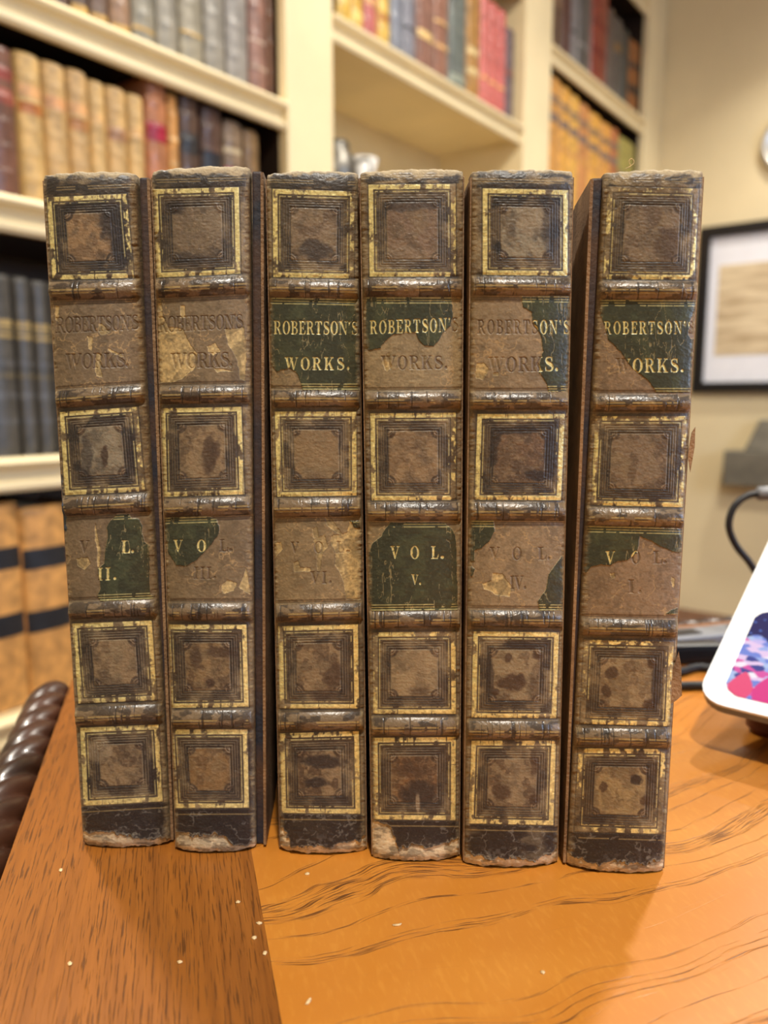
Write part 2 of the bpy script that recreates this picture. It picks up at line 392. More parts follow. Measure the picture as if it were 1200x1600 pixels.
AM = (216, 158, 66); BD = ((.80, .86, (112, 96, 84)), (.66, .73, (120, 100, 90)), (.48, .53, (196, 140, 70)))
rowS = [
    (858, 875, .40, (204, 146, 72), 'golden folio with dark bands beside the second pilaster', BD),
    (876, 890, .395, AM, 'bright amber folio, second in the lower right bay', BD),
    (891, 904, .39, (218, 166, 72), 'yellow-amber folio, third in the lower right bay', BD),
    (905, 920, .385, (196, 132, 72), 'orange-brown folio, fourth in the lower right bay', BD),
    (921, 938, .38, AM, 'amber folio, fifth in the lower right bay', BD),
    (939, 954, .375, (214, 152, 68), 'amber folio left of the orange one in the lower right bay', BD),
    (955, 965, .38, (176, 104, 54), 'burnt orange folio next to the olive one', BD),
    (966, 1001, .37, (158, 146, 74), 'wide olive green folio at the end of the lower right bay', ((.50, .66, (112, 98, 78)),)),
]
for x0, x1, h, c, lab, ls in rowS: shelf_book(x0, x1, 180 + (x0 - 858) * .6, zS, zS + h, c, lab, gS, ls, bands=5, rough=.45)

# silver and china on the empty shelf
s_, z_ = on_case(524, 222, .10); zsh = Z(.38) + .001
p0 = sm(s_, -DIST - .10, zsh)
orn = empty('silver_ornament', p0, 'polished silver footed urn beside the first pilaster on the near-empty shelf', 'ornament')
hh = z_ - zsh
lathe('urn_body', [(.001, 0), (.040, 0), (.042, .008), (.020, .02), (.012, .05), (.018, .07), (.042, .10), (.052, .14), (.046, .18), (.030, .20), (.034, .207), (.001, .207)], M['silver'], orn)
lathe('lid', [(.033, .208), (.030, .216), (.016, hh - .03), (.008, hh - .022), (.012, hh - .012), (.008, hh), (.001, hh + .002)], M['silver'], orn)
for sgn in (-1, 1): sweep('handle', spline([(sgn * .046, 0, .17), (sgn * .075, 0, .18), (sgn * .08, 0, .145), (sgn * .052, 0, .12)]), .004, M['silver'], orn)
s_, z_ = on_case(566, 250, .12)
p1 = sm(s_, -DIST - .12, zsh)
dish = empty('white_vase', p1, 'white china vase whose rim shows above the third old volume', 'vase')
hv = z_ - zsh
lathe('vase_body', [(.001, 0), (.03, 0), (.035, .01), (.055, hv * .4), (.05, hv * .6), (.028, hv * .82), (.04, hv), (.036, hv), (.024, hv * .82), (.02, hv * .7), (.001, hv * .7)], M['white_china'], dish)

# ------------------------------------------------------------------ right hand wall: framed document, bracket, sconce
def wall_fr(m, off, z): return sm(WALLS - off, m, z)
mL, zT = on_wall(1097, 358); _, zB_ = on_wall(1090, 614)
mR = mL + .95
fr = empty('framed_document', wall_fr((mL + mR) / 2, 0, zB_), 'black framed old document in a white mat on the cream wall', 'picture frame')
bw = .043; kid = []
bm = bmesh.new()
for a in ((mL, mR, .002, .03, zB_, zB_ + bw), (mL, mR, .002, .03, zT - bw, zT), (mL, mL + bw, .002, .03, zB_ + bw, zT - bw), (mR - bw, mR, .002, .03, zB_ + bw, zT - bw)): add_box(bm, *a, fr=wall_fr)
kid.append(from_bm('frame', bm, M['black_frame']))
kid.append(box_obj('mat_board', (mL + bw, mR - bw, .004, .012, zB_ + bw, zT - bw), M['mat_board'], fr=wall_fr))
# parchment: pale brown with faint written lines
mp = bpy.data.materials.new('old_parchment'); mp.use_nodes = True; nt = mp.node_tree; b = nt.nodes['Principled BSDF']; b.inputs['Roughness'].default_value = .8
tc = nt.nodes.new('ShaderNodeTexCoord'); mpn = nt.nodes.new('ShaderNodeMapping'); mpn.inputs['Scale'].default_value = (6, 6, 55)
nz = nt.nodes.new('ShaderNodeTexNoise'); nz.inputs['Scale'].default_value = 1; nz.inputs['Detail'].default_value = 3
cr = nt.nodes.new('ShaderNodeValToRGB'); cr.color_ramp.elements[0].color = lin4((178, 152, 116)); cr.color_ramp.elements[1].color = lin4((226, 206, 170))
cr.color_ramp.elements[0].position = .3; cr.color_ramp.elements[1].position = .6
for a, b2 in ((tc.outputs['Object'], mpn.inputs['Vector']), (mpn.outputs['Vector'], nz.inputs['Vector']), (nz.outputs['Fac'], cr.inputs['Fac']), (cr.outputs['Color'], b.inputs['Base Color'])): nt.links.new(a, b2)
mD, zDt = on_wall(1126, 416); _, zDb = on_wall(1120, 556)
kid.append(box_obj('document', (mD, mR - (mD - mL), .0125, .0145, zDb, zDt), mp, fr=wall_fr))
adopt(fr, *kid)
m1, z1 = on_wall(1137, 755); m2, z2 = on_wall(1170, 703); _, z3 = on_wall(1180, 655)
br = empty('wall_bracket', wall_fr(m1 + .15, 0, z1), 'grey-brown stepped wall bracket below the framed document', 'wall bracket')
bm = bmesh.new(); add_box(bm, m1, m1 + .36, .002, .10, z1, z2, fr=wall_fr); bevel(bm, .008)
k1 = from_bm('ledge', bm, M['bronze'])
bm = bmesh.new()
c = [(m1 + .07, .002, z2), (m1 + .29, .002, z2), (m1 + .29, .08, z2), (m1 + .07, .08, z2), (m1 + .115, .002, z3), (m1 + .245, .002, z3), (m1 + .245, .05, z3), (m1 + .115, .05, z3)]
add_hexa(bm, [wall_fr(*p) for p in c]); bevel(bm, .006); k2 = from_bm('tapered_block', bm, M['bronze'])
adopt(br, k1, k2)
m4, z4 = on_wall(1190, 232)
sn = empty('wall_clock', wall_fr(m4 + .115, 0, z4), 'round silver rimmed wall clock at the right picture edge', 'clock')
def dome(x, y, z): return (x * NV[0] - z * DV[0], x * NV[1] - z * DV[1], y)
lathe('rim', [(.09, .002), (.115, .002), (.118, .012), (.108, .03), (.096, .03), (.09, .014)], M['steel'], sn, fr=dome)
lathe('dial', [(.001, .002), (.09, .002), (.09, .012), (.001, .012)], M['white_china'], sn, fr=dome)

# ------------------------------------------------------------------ desk
YAW = math.radians(15.3)
E1 = np.array([math.cos(YAW), math.sin(YAW)]); E2 = np.array([-math.sin(YAW), math.cos(YAW)])
A0, A1, B0, B1, AB = -.0587, 1.02, -.42, .436, .0204     # desk edges and the inner edge of the border
def dk(a, b, z): return (a * E1[0] + b * E2[0], a * E1[1] + b * E2[1], z)
def math_node(nt, op, a, b=None, c=None, clamp=False):
    n = nt.nodes.new('ShaderNodeMath'); n.operation = op; n.use_clamp = clamp
    for i, v in enumerate((a, b, c)):
        if v is None: continue
        if isinstance(v, (int, float)): n.inputs[i].default_value = v
        else: nt.links.new(v, n.inputs[i])
    return n.outputs[0]
def noise(nt, vec, scale, detail=3, dim='3D', rough=.5):
    n = nt.nodes.new('ShaderNodeTexNoise'); n.noise_dimensions = dim; n.inputs['Scale'].default_value = scale
    n.inputs['Detail'].default_value = detail; n.inputs['Roughness'].default_value = rough
    nt.links.new(vec, n.inputs['W' if dim == '1D' else 'Vector']); return n.outputs['Fac']
def comb(nt, x, y, z=0.0):
    n = nt.nodes.new('ShaderNodeCombineXYZ')
    for i, v in enumerate((x, y, z)):
        if isinstance(v, (int, float)): n.inputs[i].default_value = v
        else: nt.links.new(v, n.inputs[i])
    return n.outputs[0]
def smooth(nt, v, lo, hi, o0=0., o1=1.):
    n = nt.nodes.new('ShaderNodeMapRange'); n.interpolation_type = 'SMOOTHSTEP'
    nt.links.new(v, n.inputs[0]); n.inputs[1].default_value = lo; n.inputs[2].default_value = hi; n.inputs[3].default_value = o0; n.inputs[4].default_value = o1
    return n.outputs[0]
def mixc(nt, f, a, b):
    n = nt.nodes.new('ShaderNodeMix'); n.data_type = 'RGBA'
    if isinstance(f, (int, float)): n.inputs[0].default_value = f
    else: nt.links.new(f, n.inputs[0])
    for k, v in ((6, a), (7, b)):
        if isinstance(v, tuple): n.inputs[k].default_value = v
        else: nt.links.new(v, n.inputs[k])
    return n.outputs[2]
def wood(name, along_b, light, mid, dark, pore, panel):
    """oak: grain along b (border) or along a (panel), object space of the desk (x = a, y = b)"""
    m = bpy.data.materials.new(name); m.use_nodes = True; nt = m.node_tree; bs = nt.nodes['Principled BSDF']
    tc = nt.nodes.new('ShaderNodeTexCoord'); sp = nt.nodes.new('ShaderNodeSeparateXYZ'); nt.links.new(tc.outputs['Object'], sp.inputs[0])
    g, q = (sp.outputs['Y'], sp.outputs['X']) if along_b else (sp.outputs['X'], sp.outputs['Y'])
    gm = lambda k: math_node(nt, 'MULTIPLY', g, k); qm = lambda k: math_node(nt, 'MULTIPLY', q, k)
    big = noise(nt, comb(nt, gm(5.), qm(16.), .37), 1, 3)
    if panel:                                   # arching, wandering growth rings with few dark lines
        warp = noise(nt, comb(nt, gm(5.5), qm(4.5), 4.1), 1, 2)
        fine = noise(nt, comb(nt, gm(30), qm(60), 2.), 1, 2)
        qq = math_node(nt, 'ADD', q, math_node(nt, 'MULTIPLY', math_node(nt, 'SUBTRACT', warp, .5), .16))
        qq = math_node(nt, 'ADD', qq, math_node(nt, 'MULTIPLY', math_node(nt, 'SUBTRACT', fine, .5), .006))
        ring = noise(nt, math_node(nt, 'MULTIPLY', qq, 62.), 1, 3, '1D', .65)
        ring2 = noise(nt, math_node(nt, 'MULTIPLY', qq, 215.), 1, 2, '1D', .6)
        zone = smooth(nt, noise(nt, math_node(nt, 'MULTIPLY', qq, 31.), 1, 1, '1D'), .30, .48)
        line = math_node(nt, 'MAXIMUM', smooth(nt, ring, .60, .67), math_node(nt, 'MULTIPLY', math_node(nt, 'MULTIPLY', smooth(nt, ring2, .60, .66), zone), .85))
        dash = smooth(nt, noise(nt, comb(nt, gm(75), math_node(nt, 'MULTIPLY', qq, 2600.), 1.), 1, 3), .49, .60)
        dark_f = math_node(nt, 'MULTIPLY', line, dash)
        fleck = smooth(nt, noise(nt, comb(nt, gm(620), qm(190), 9.), 1, 2), .46, .74, 0, .14)
        tone = math_node(nt, 'ADD', math_node(nt, 'MULTIPLY', big, .8), math_node(nt, 'MULTIPLY', fleck, .6))
    else:                                       # straight close grain with short dark pores
        fib = noise(nt, comb(nt, gm(14), qm(420), 3.), 1, 4)
        dash = smooth(nt, noise(nt, comb(nt, gm(85), qm(1650), 1.), 1, 3), .53, .64)
        dens = smooth(nt, noise(nt, comb(nt, gm(6), qm(70), 5.), 1, 2), .30, .52)
        lng = smooth(nt, noise(nt, comb(nt, gm(9), qm(260), 8.), 1, 2), .66, .74, 0, .6)
        dark_f = math_node(nt, 'MAXIMUM', math_node(nt, 'MULTIPLY', dash, dens), lng)
        tone = math_node(nt, 'ADD', math_node(nt, 'MULTIPLY', big, .55), math_node(nt, 'MULTIPLY', fib, .45))
    c = mixc(nt, smooth(nt, tone, .30, .70), mid, light)
    c = mixc(nt, math_node(nt, 'MULTIPLY', dark_f, pore), c, dark)
    nt.links.new(c, bs.inputs['Base Color'])
    nt.links.new(math_node(nt, 'ADD', math_node(nt, 'MULTIPLY', big, .14), .24), bs.inputs['Roughness'])
    bs.inputs['Specular IOR Level'].default_value = .5
    bs.inputs['Coat Weight'].default_value = .12; bs.inputs['Coat Roughness'].default_value = .2
    bp = nt.nodes.new('ShaderNodeBump'); bp.inputs['Strength'].default_value = .35; bp.inputs['Distance'].default_value = .0004; bp.invert = True
    nt.links.new(dark_f, bp.inputs['Height']); nt.links.new(bp.outputs['Normal'], bs.inputs['Normal'])
    return m
M['oak'] = wood('oak_panel', False, lin4((204, 140, 58)), lin4((182, 113, 38)), lin4((84, 47, 20)), .9, True)
M['border'] = wood('border_veneer', True, lin4((150, 90, 31)), lin4((110, 62, 21)), lin4((44, 23, 11)), .62, False)

desk = empty('writing_desk', (0, 0, 0), 'polished wooden desk with inlaid border and carved rope edge under the six old volumes', 'desk')
desk.rotation_euler.z = YAW
def dbox(name, a, m, bev=0):
    o = box_obj(name, a, m, desk, bev=bev); return o
dbox('oak_panel', (AB, A1 - .079, B0 + .079, B1 - .079, TABLE - .022, TABLE), M['oak'])
dbox('border_board', (A0, AB, B0, B1, TABLE - .022, TABLE), M['border'])
dbox('border_board', (A1 - .079, A1, B0, B1, TABLE - .022, TABLE), M['border'])
dbox('border_board', (AB, A1 - .079, B1 - .079, B1, TABLE - .022, TABLE), M['border'])
dbox('border_board', (AB, A1 - .079, B0, B0 + .079, TABLE - .022, TABLE), M['border'])
dbox('apron', (A0 + .004, A1 - .004, B0 + .004, B1 - .004, TABLE - .12, TABLE - .0222), M['desk_wood'], .002)
for a, b in ((A0 + .012, B0 + .012), (A1 - .072, B0 + .012), (A0 + .012, B1 - .072), (A1 - .072, B1 - .072)):
    o = lathe('leg', [(.02, 0), (.026, .02), (.020, .05), (.028, .12), (.036, .30), (.040, .50), (.030, .56), (.034, .58), (.034, TABLE - .1202)], M['desk_wood'], desk, (a + .03, b + .03, 0))
def rope(name, p0, p1, outx, outy):
    """carved rope moulding: lobes winding round the run"""
    n = int(math.dist(p0, p1) / .0016); seg = 40; R = .0112; verts = []; faces = []
    ux, uy = (p1[0] - p0[0]) / math.dist(p0, p1), (p1[1] - p0[1]) / math.dist(p0, p1)
    for i in range(n + 1):
        d = i / n * math.dist(p0, p1)
        for k in range(seg):
            th = 2 * math.pi * k / seg
            ph = (d / .019 * 2 * math.pi - th * 3.0) / 1.0
            lobe = abs(math.sin(ph / 2)) ** .7
            r = R * (.74 + .32 * lobe)
            o, zz = r * math.cos(th) * 1.05, r * math.sin(th)
            verts.append((p0[0] + ux * d + outx * o, p0[1] + uy * d + outy * o, TABLE - .0125 + zz))
    for i in range(n):
        for k in range(seg): faces.append((i * seg + k, i * seg + (k + 1) % seg, (i + 1) * seg + (k + 1) % seg, (i + 1) * seg + k))
    faces += [tuple(range(seg))[::-1], tuple(range(n * seg, n * seg + seg))]
    return obj_from(name, verts, faces, M['rope'], desk, True)
rope('rope_moulding', (A0 - .0118, B0 - .004), (A0 - .0118, B1 + .004), -1, 0)
rope('rope_moulding', (A0, B1 + .0118), (A1, B1 + .0118), 0, 1)

# pale crumbs of leather on the desk
CR = [(95, 1360, 'beside the rope edge in front of the first volume'), (372, 1410, 'on the dark border near the oak seam'), (281, 1504, 'in the middle of the dark border'),
      (397, 1466, 'standing on end by the oak seam'), (405, 1443, 'just left of the oak seam'), (414, 1490, 'white sliver on the oak seam'),
      (482, 1566, 'longest one on the oak panel near the front'), (480, 1366, 'on the oak in front of the third volume'), (262 / 2.4, 1506, 'tiny one at the left of the border'),
      (621, 1446, 'thin whitish shred on the oak in front of the fourth volume'), (848, 1520, 'flat whitish scrap on the oak before the fifth volume')]
rnd = random.Random(5)
for i, (x, y, where) in enumerate(CR):
    p = on_z(x, y, TABLE); L = (.0028 if i in (6, 9) else .0016) * rnd.uniform(.8, 1.15); an = rnd.uniform(0, 3.1) if i != 6 else 1.1
    bm = bmesh.new(); bmesh.ops.create_icosphere(bm, subdivisions=2, radius=1)
    for v in bm.verts:
        k = 1 + rnd.uniform(-.25, .25); x0, y0, z0 = v.co * k
        x0 *= L / 2; y0 *= .00045 if i in (6, 9) else .0006; z0 = max(0, z0 + .6) * .0003
        x0, y0 = x0, y0 + (x0 * x0) * 90 * (1 if i in (6, 9) else 0)
        v.co = (x0 * math.cos(an) - y0 * math.sin(an), x0 * math.sin(an) + y0 * math.cos(an), z0)
    o = from_bm('leather_crumb', bm, M['crumb'], None, True); o.location = (p[0], p[1], TABLE)
    tag(o, 'pale leather crumb ' + where, 'crumb', 'leather crumbs on the desk')

# ------------------------------------------------------------------ tablet, stand, cables, adapters
a_ = math.radians(40); rec = math.radians(63)
TE = np.array([math.cos(a_), -math.sin(a_), 0]); TB = np.array([math.sin(a_), math.cos(a_), 0])
TU = TB * math.sin(rec) + np.array([0, 0, math.cos(rec)]); TN = np.cross(TE, TU)          # TN points out of the screen
TP = on_z(1086, 1092, TABLE + .024)
if TN[2] < 0: TN = -TN
def tb(x, y, n): return TP + TE * x + TU * y + TN * n
TW, TH, TT = .250, .190, .0045
def rrect(x0, x1, y0, y1, r, k=7):
    out = []
    for cx, cy, a0 in ((x1 - r, y1 - r, 0), (x0 + r, y1 - r, 90), (x0 + r, y0 + r, 180), (x1 - r, y0 + r, 270)):
        for i in range(k):
            a = math.radians(a0 + 90 * i / (k - 1)); out.append((cx + r * math.cos(a), cy + r * math.sin(a)))
    return out
tablet = empty('tablet', tb(TW / 2, 0, 0), 'white rimmed tablet leaning back with a flower picture on its screen', 'tablet')
def slab(name, pts, n0, n1, m):
    n = len(pts); v = [tb(x, y, n0) for x, y in pts] + [tb(x, y, n1) for x, y in pts]
    f = [tuple(range(n))[::-1], tuple(range(n, 2 * n))] + [(i, (i + 1) % n, n + (i + 1) % n, n + i) for i in range(n)]
    return obj_from(name, v, f, m)
case_pts = rrect(0, TW, 0, TH, .012)
k1 = slab('case', case_pts, -TT, -.0012, M['grey_plastic'])
k2 = slab('white_bezel', case_pts, -.0012, 0, M['white_plastic'])
# the lit picture: a grid clipped to the rounded screen, coloured per vertex (what the screen shows)
sx0, sx1, sy0, sy1, sr = .0085, TW - .0085, .0065, .065, .009
nx, ny = 460, 170
gx, gy = np.meshgrid(np.linspace(sx0, sx1, nx), np.linspace(sy0, sy1, ny))
def round_in(x, y):
    dx = np.maximum(np.maximum(sx0 + sr - x, x - (sx1 - sr)), 0); dy = np.maximum(np.maximum(sy0 + sr - y, y - (sy1 - sr)), 0)
    return dx * dx + dy * dy <= sr * sr
rg = np.random.RandomState(3)
pic = np.zeros((ny, nx, 3)); pic[:] = (18, 24, 92)
pal = np.array([(206, 190, 240), (160, 180, 236), (236, 206, 240), (120, 140, 220), (226, 90, 170), (250, 240, 250), (60, 70, 150), (180, 200, 240)])
u_, v_ = (gx - sx0), (gy - sy0)                 # metres on the screen
best = np.full(gx.shape, 9.); cc = np.zeros(gx.shape + (3,)); cs = .0042
iu, iv = np.floor(u_ / cs).astype(int), np.floor(v_ / (cs * .6)).astype(int); jit = rg.rand(80, 80, 2); tint = rg.randint(0, len(pal), (80, 80))
for du_ in (-1, 0, 1):                          # blossoms and leaves of the flower picture
    for dv_ in (-1, 0, 1):
        ku, kv = (iu + du_) % 80, (iv + dv_) % 80
        d_ = ((iu + du_ + jit[ku, kv, 0]) - u_ / cs) ** 2 + ((iv + dv_ + jit[ku, kv, 1]) - v_ / (cs * .6)) ** 2
        w_ = d_ < best; best = np.where(w_, d_, best); cc[w_] = pal[tint[ku, kv]][w_]
pic = np.where((v_ < .036 + .004 * np.sin(u_ * 300))[..., None], cc, pic)
pic[(v_ > .037) & (np.sin(u_ * 900) * np.sin(v_ * 800 + u_ * 300) > .93)] = (90, 130, 220)
for i_, kx in enumerate(np.arange(.0065, .23, .0100)):
    ht = .0085 + .0022 * math.sin(kx * 700); kk = np.abs(u_ - kx)
    m_ = kk < .0050 * np.sqrt(np.clip(1 - ((v_ - ht) / .0092) ** 2, 0, 1)) * np.where(v_ > ht, 1 - .55 * np.clip((v_ - ht) / .0092, 0, 1), 1); pic[m_] = (228, 62, 140) if i_ % 2 else (240, 84, 128)
keep = round_in(gx, gy)
vid = -np.ones((ny, nx), int); vid[keep] = np.arange(keep.sum())
sv = [tb(x, y, .0004) for x, y in zip(gx[keep], gy[keep])]
q = np.stack([vid[:-1, :-1], vid[:-1, 1:], vid[1:, 1:], vid[1:, :-1]], -1).reshape(-1, 4); q = q[(q >= 0).all(1)]
k3 = obj_from('screen', sv, q.tolist())
at = k3.data.color_attributes.new('picture', 'FLOAT_COLOR', 'POINT')
at.data.foreach_set('color', np.c_[lin(pic[keep]), np.ones(keep.sum())].ravel().astype(np.float32))
ms = bpy.data.materials.new('lit_screen'); ms.use_nodes = True; nt = ms.node_tree; b = nt.nodes['Principled BSDF']
an_ = nt.nodes.new('ShaderNodeAttribute'); an_.attribute_name = 'picture'
nt.links.new(an_.outputs['Color'], b.inputs['Emission Color']); b.inputs['Emission Strength'].default_value = 1.0
b.inputs['Base Color'].default_value = (.01, .01, .012, 1); b.inputs['Roughness'].default_value = .12
k3.data.materials.append(ms)
adopt(tablet, k1, k2, k3)
# wooden foot and prop of the stand
P0 = on_z(1164, 1138, TABLE); th_ = np.array([TE[0], TE[1]])
def st(x, y, z): return np.array([P0[0], P0[1], 0]) + TE * x + TB * y + np.array([0, 0, z])
stand = empty('tablet_stand', st(.06, .03, TABLE), 'red-brown wooden stand holding the white tablet', 'tablet stand')
pts = rrect(0, .16, -.006, .10, .007)
n = len(pts); vv = []
zl = [(0, -.002), (.003, 0), (.012, 0), (.016, -.003)]
for z, ins in zl:
    cxm, cym = .08, .048
    for x, y in pts:
        k = 1 + ins / .05; vv.append(st(cxm + (x - cxm) * k, cym + (y - cym) * k, TABLE + z))
ff = [tuple(range(n))[::-1], tuple(range(3 * n, 4 * n))] + [(j * n + i, j * n + (i + 1) % n, (j + 1) * n + (i + 1) % n, (j + 1) * n + i) for j in range(3) for i in range(n)]
k1 = obj_from('foot', vv, ff, M['stand_wood'])
e = TW / 2
bm = bmesh.new()
c = [tb(e - .045, .006, -TT - .0005), tb(e + .045, .006, -TT - .0005), tb(e + .045, .006, -TT - .012), tb(e - .045, .006, -TT - .012),
     tb(e - .035, .12, -TT - .0005), tb(e + .035, .12, -TT - .0005), tb(e + .035, .12, -TT - .010), tb(e - .035, .12, -TT - .010)]
add_hexa(bm, c); k2 = from_bm('back_rest', bm, M['stand_wood'])
q0 = tb(e, .07, -TT - .012); q1 = np.array([q0[0] + TB[0] * .035, q0[1] + TB[1] * .035, TABLE + .004])
k3 = sweep('prop', [q0, q1], .006, M['stand_wood'])
adopt(stand, k1, k2, k3)

def dpt(x, y, d): return at_depth(x, y, d)
pts = [dpt(1300, 772, .46), dpt(1240, 770, .45), dpt(1190, 771, .45), dpt(1165, 776, .45), dpt(1146, 794, .45), dpt(1139, 822, .45), dpt(1150, 852, .452), dpt(1172, 880, .455), dpt(1190, 912, .46), dpt(1205, 960, .465)]
end = pts[-1].copy(); end2 = np.array([end[0] + .02, end[1] + .01, TABLE + .003]); 
start = pts[0]; s2 = np.array([start[0] + .05, start[1] + .0, TABLE + .06]); s3 = np.array([start[0] + .09, start[1] - .01, TABLE + .003])
path = spline([s3, s2] + pts + [end2], 8)
cabr = empty('charging_cable', s3, 'black charging cable looping above the white tablet', 'cable')
k1 = sweep('cord', path, .0021, M['black_rubber'])
k2 = sweep('plug', [dpt(1183, 771, .45), dpt(1186, 771, .45), dpt(1222, 770, .45), dpt(1225, 770, .45)], [.003, .0042, .0042, .003], M['grey_plastic'])
adopt(cabr, k1, k2)
# grey strip at the back, adapter and two cords lying on the desk
g0 = on_z(1062, 1012, TABLE); 
def ob(P, yaw):
    c_, s_2 = math.cos(yaw), math.sin(yaw)
    return lambda x, y, z: (P[0] + x * c_ - y * s_2, P[1] + x * s_2 + y * c_, z)
f_ = ob(g0, YAW)
ps = empty('power_strip', f_(.05, .025, TABLE), 'grey power strip at the back of the desk behind the tablet', 'power strip')
k1 = box_obj('housing', (-.07, .15, .0, .020, TABLE, TABLE + .006), M['grey_plastic'], fr=f_, bev=.0015)
kids = [k1]
for i in range(4): kids.append(box_obj('socket', (-.055 + i * .05, -.030 + i * .05, .005, .015, TABLE + .0055, TABLE + .0064), M['dark_plastic'], fr=f_))
adopt(ps, *kids)
g1 = on_z(1064, 1040, TABLE); f1 = ob(g1, YAW - .2)
ad = empty('power_adapter', f1(.01, .01, TABLE), 'black power adapter lying between the grey strip and the sixth volume', 'power adapter')
k1 = box_obj('body', (-.015, .026, .0, .012, TABLE, TABLE + .012), M['dark_plastic'], fr=f1, bev=.003)
adopt(ad, k1)
for ya, yb, lab, dx in ((1050, 1042, 'dark cord running behind the white tablet, farther of the two', 0), (1072, 1070, 'black cord on the desk under the tablet corner, nearer of the two', 4)):
    pp = [on_z(x, y, TABLE + .0024) for x, y in ((1030, ya + 3), (1062, ya), (1090 + dx, yb + 1), (1130, yb + 2), (1190, yb - 6))]
    o = sweep('power_cable', spline(pp, 6), .0023, M['black_rubber']); tag(o, lab, 'cable', 'cables on the desk')
# ------------------------------------------------------------------ the six old volumes
def hashgrid(seed): return np.random.RandomState(seed).rand(256, 256).astype(np.float32)
_HG = {}
def vnoise(x, y, seed):
    if seed not in _HG: _HG[seed] = hashgrid(seed)
    g = _HG[seed]; xi = np.floor(x).astype(int); yi = np.floor(y).astype(int); fx = x - xi; fy = y - yi
    fx = fx * fx * (3 - 2 * fx); fy = fy * fy * (3 - 2 * fy); x0 = xi & 255; x1 = (xi + 1) & 255; y0 = yi & 255; y1 = (yi + 1) & 255
    return (g[y0, x0] * (1 - fx) + g[y0, x1] * fx) * (1 - fy) + (g[y1, x0] * (1 - fx) + g[y1, x1] * fx) * fy
def fbm(x, y, seed, octs=4, gain=.5):
    a = 1.; t = 0.; s = 0.
    for o in range(octs):
        t = t + a * vnoise(x * 2 ** o + 17.3 * o, y * 2 ** o + 9.1 * o, seed + o); s += a; a *= gain
    return t / s
def sstep(v, a, b):
    t = np.clip((v - a) / (b - a), 0, 1); return t * t * (3 - 2 * t)
def inpoly(x, y, poly):
    r = np.zeros(x.shape, bool); n = len(poly)
    for i in range(n):
        (xa, ya), (xb, yb) = poly[i], poly[(i + 1) % n]
        if ya == yb: continue
        c = (ya > y) != (yb > y); r ^= c & (x < (xb - xa) * (y - ya) / (yb - ya) + xa)
    return r
def homog(quad):
    """pixel quad TL TR BR BL -> unit square"""
    A = []; 
    for (x, y), (u, v) in zip(quad, ((0, 0), (1, 0), (1, 1), (0, 1))):
        A.append([x, y, 1, 0, 0, 0, -u * x, -u * y, u]); A.append([0, 0, 0, x, y, 1, -v * x, -v * y, v])
    A = np.array(A); h = np.linalg.solve(A[:, :8], A[:, 8]); return np.append(h, 1).reshape(3, 3)
def apply_h(H, x, y):
    d = H[2, 0] * x + H[2, 1] * y + H[2, 2]
    return (H[0, 0] * x + H[0, 1] * y + H[0, 2]) / d, (H[1, 0] * x + H[1, 1] * y + H[1, 2]) / d

# Roman capitals as unions of polygons in a box of width w and height 1 (minus: cut out afterwards)
def R_(x0, y0, x1, y1): return [(x0, y0), (x1, y0), (x1, y1), (x0, y1)]
def EL(cx, cy, rx, ry, a0=0, a1=360, n=28): return [(cx + rx * math.cos(math.radians(a0 + (a1 - a0) * i / n)), cy + ry * math.sin(math.radians(a0 + (a1 - a0) * i / n))) for i in range(n + 1)]
sf = .075
def BWL(cx, cy, rx, ry, t, x0): return [EL(cx, cy, rx, ry, -90, 90) + [(x0, cy + ry), (x0, cy - ry)]], [EL(cx, cy, rx - t, ry - .07, -90, 90) + [(x0, cy + ry - .07), (x0, cy - ry + .07)]]
b1, h1 = BWL(.46, .735, .33, .265, .19, .2)
b2, h2 = BWL(.46, .76, .28, .24, .17, .2); b3, h3 = BWL(.48, .27, .33, .27, .19, .2)
SPTS = spline([(.66, .74), (.60, .90), (.42, .955), (.22, .90), (.17, .74), (.28, .60), (.48, .50), (.66, .38), (.70, .22), (.58, .08), (.38, .04), (.19, .10), (.12, .27)], 6)
def thick(pts, f):
    P = np.array(pts); T_ = np.gradient(P, axis=0); T_ /= np.linalg.norm(T_, axis=1)[:, None] + 1e-9; Nn = np.c_[-T_[:, 1], T_[:, 0]]
    w = np.array([f(i / (len(P) - 1)) for i in range(len(P))])[:, None]; return [tuple(p) for p in np.r_[P + Nn * w, (P - Nn * w)[::-1]]]
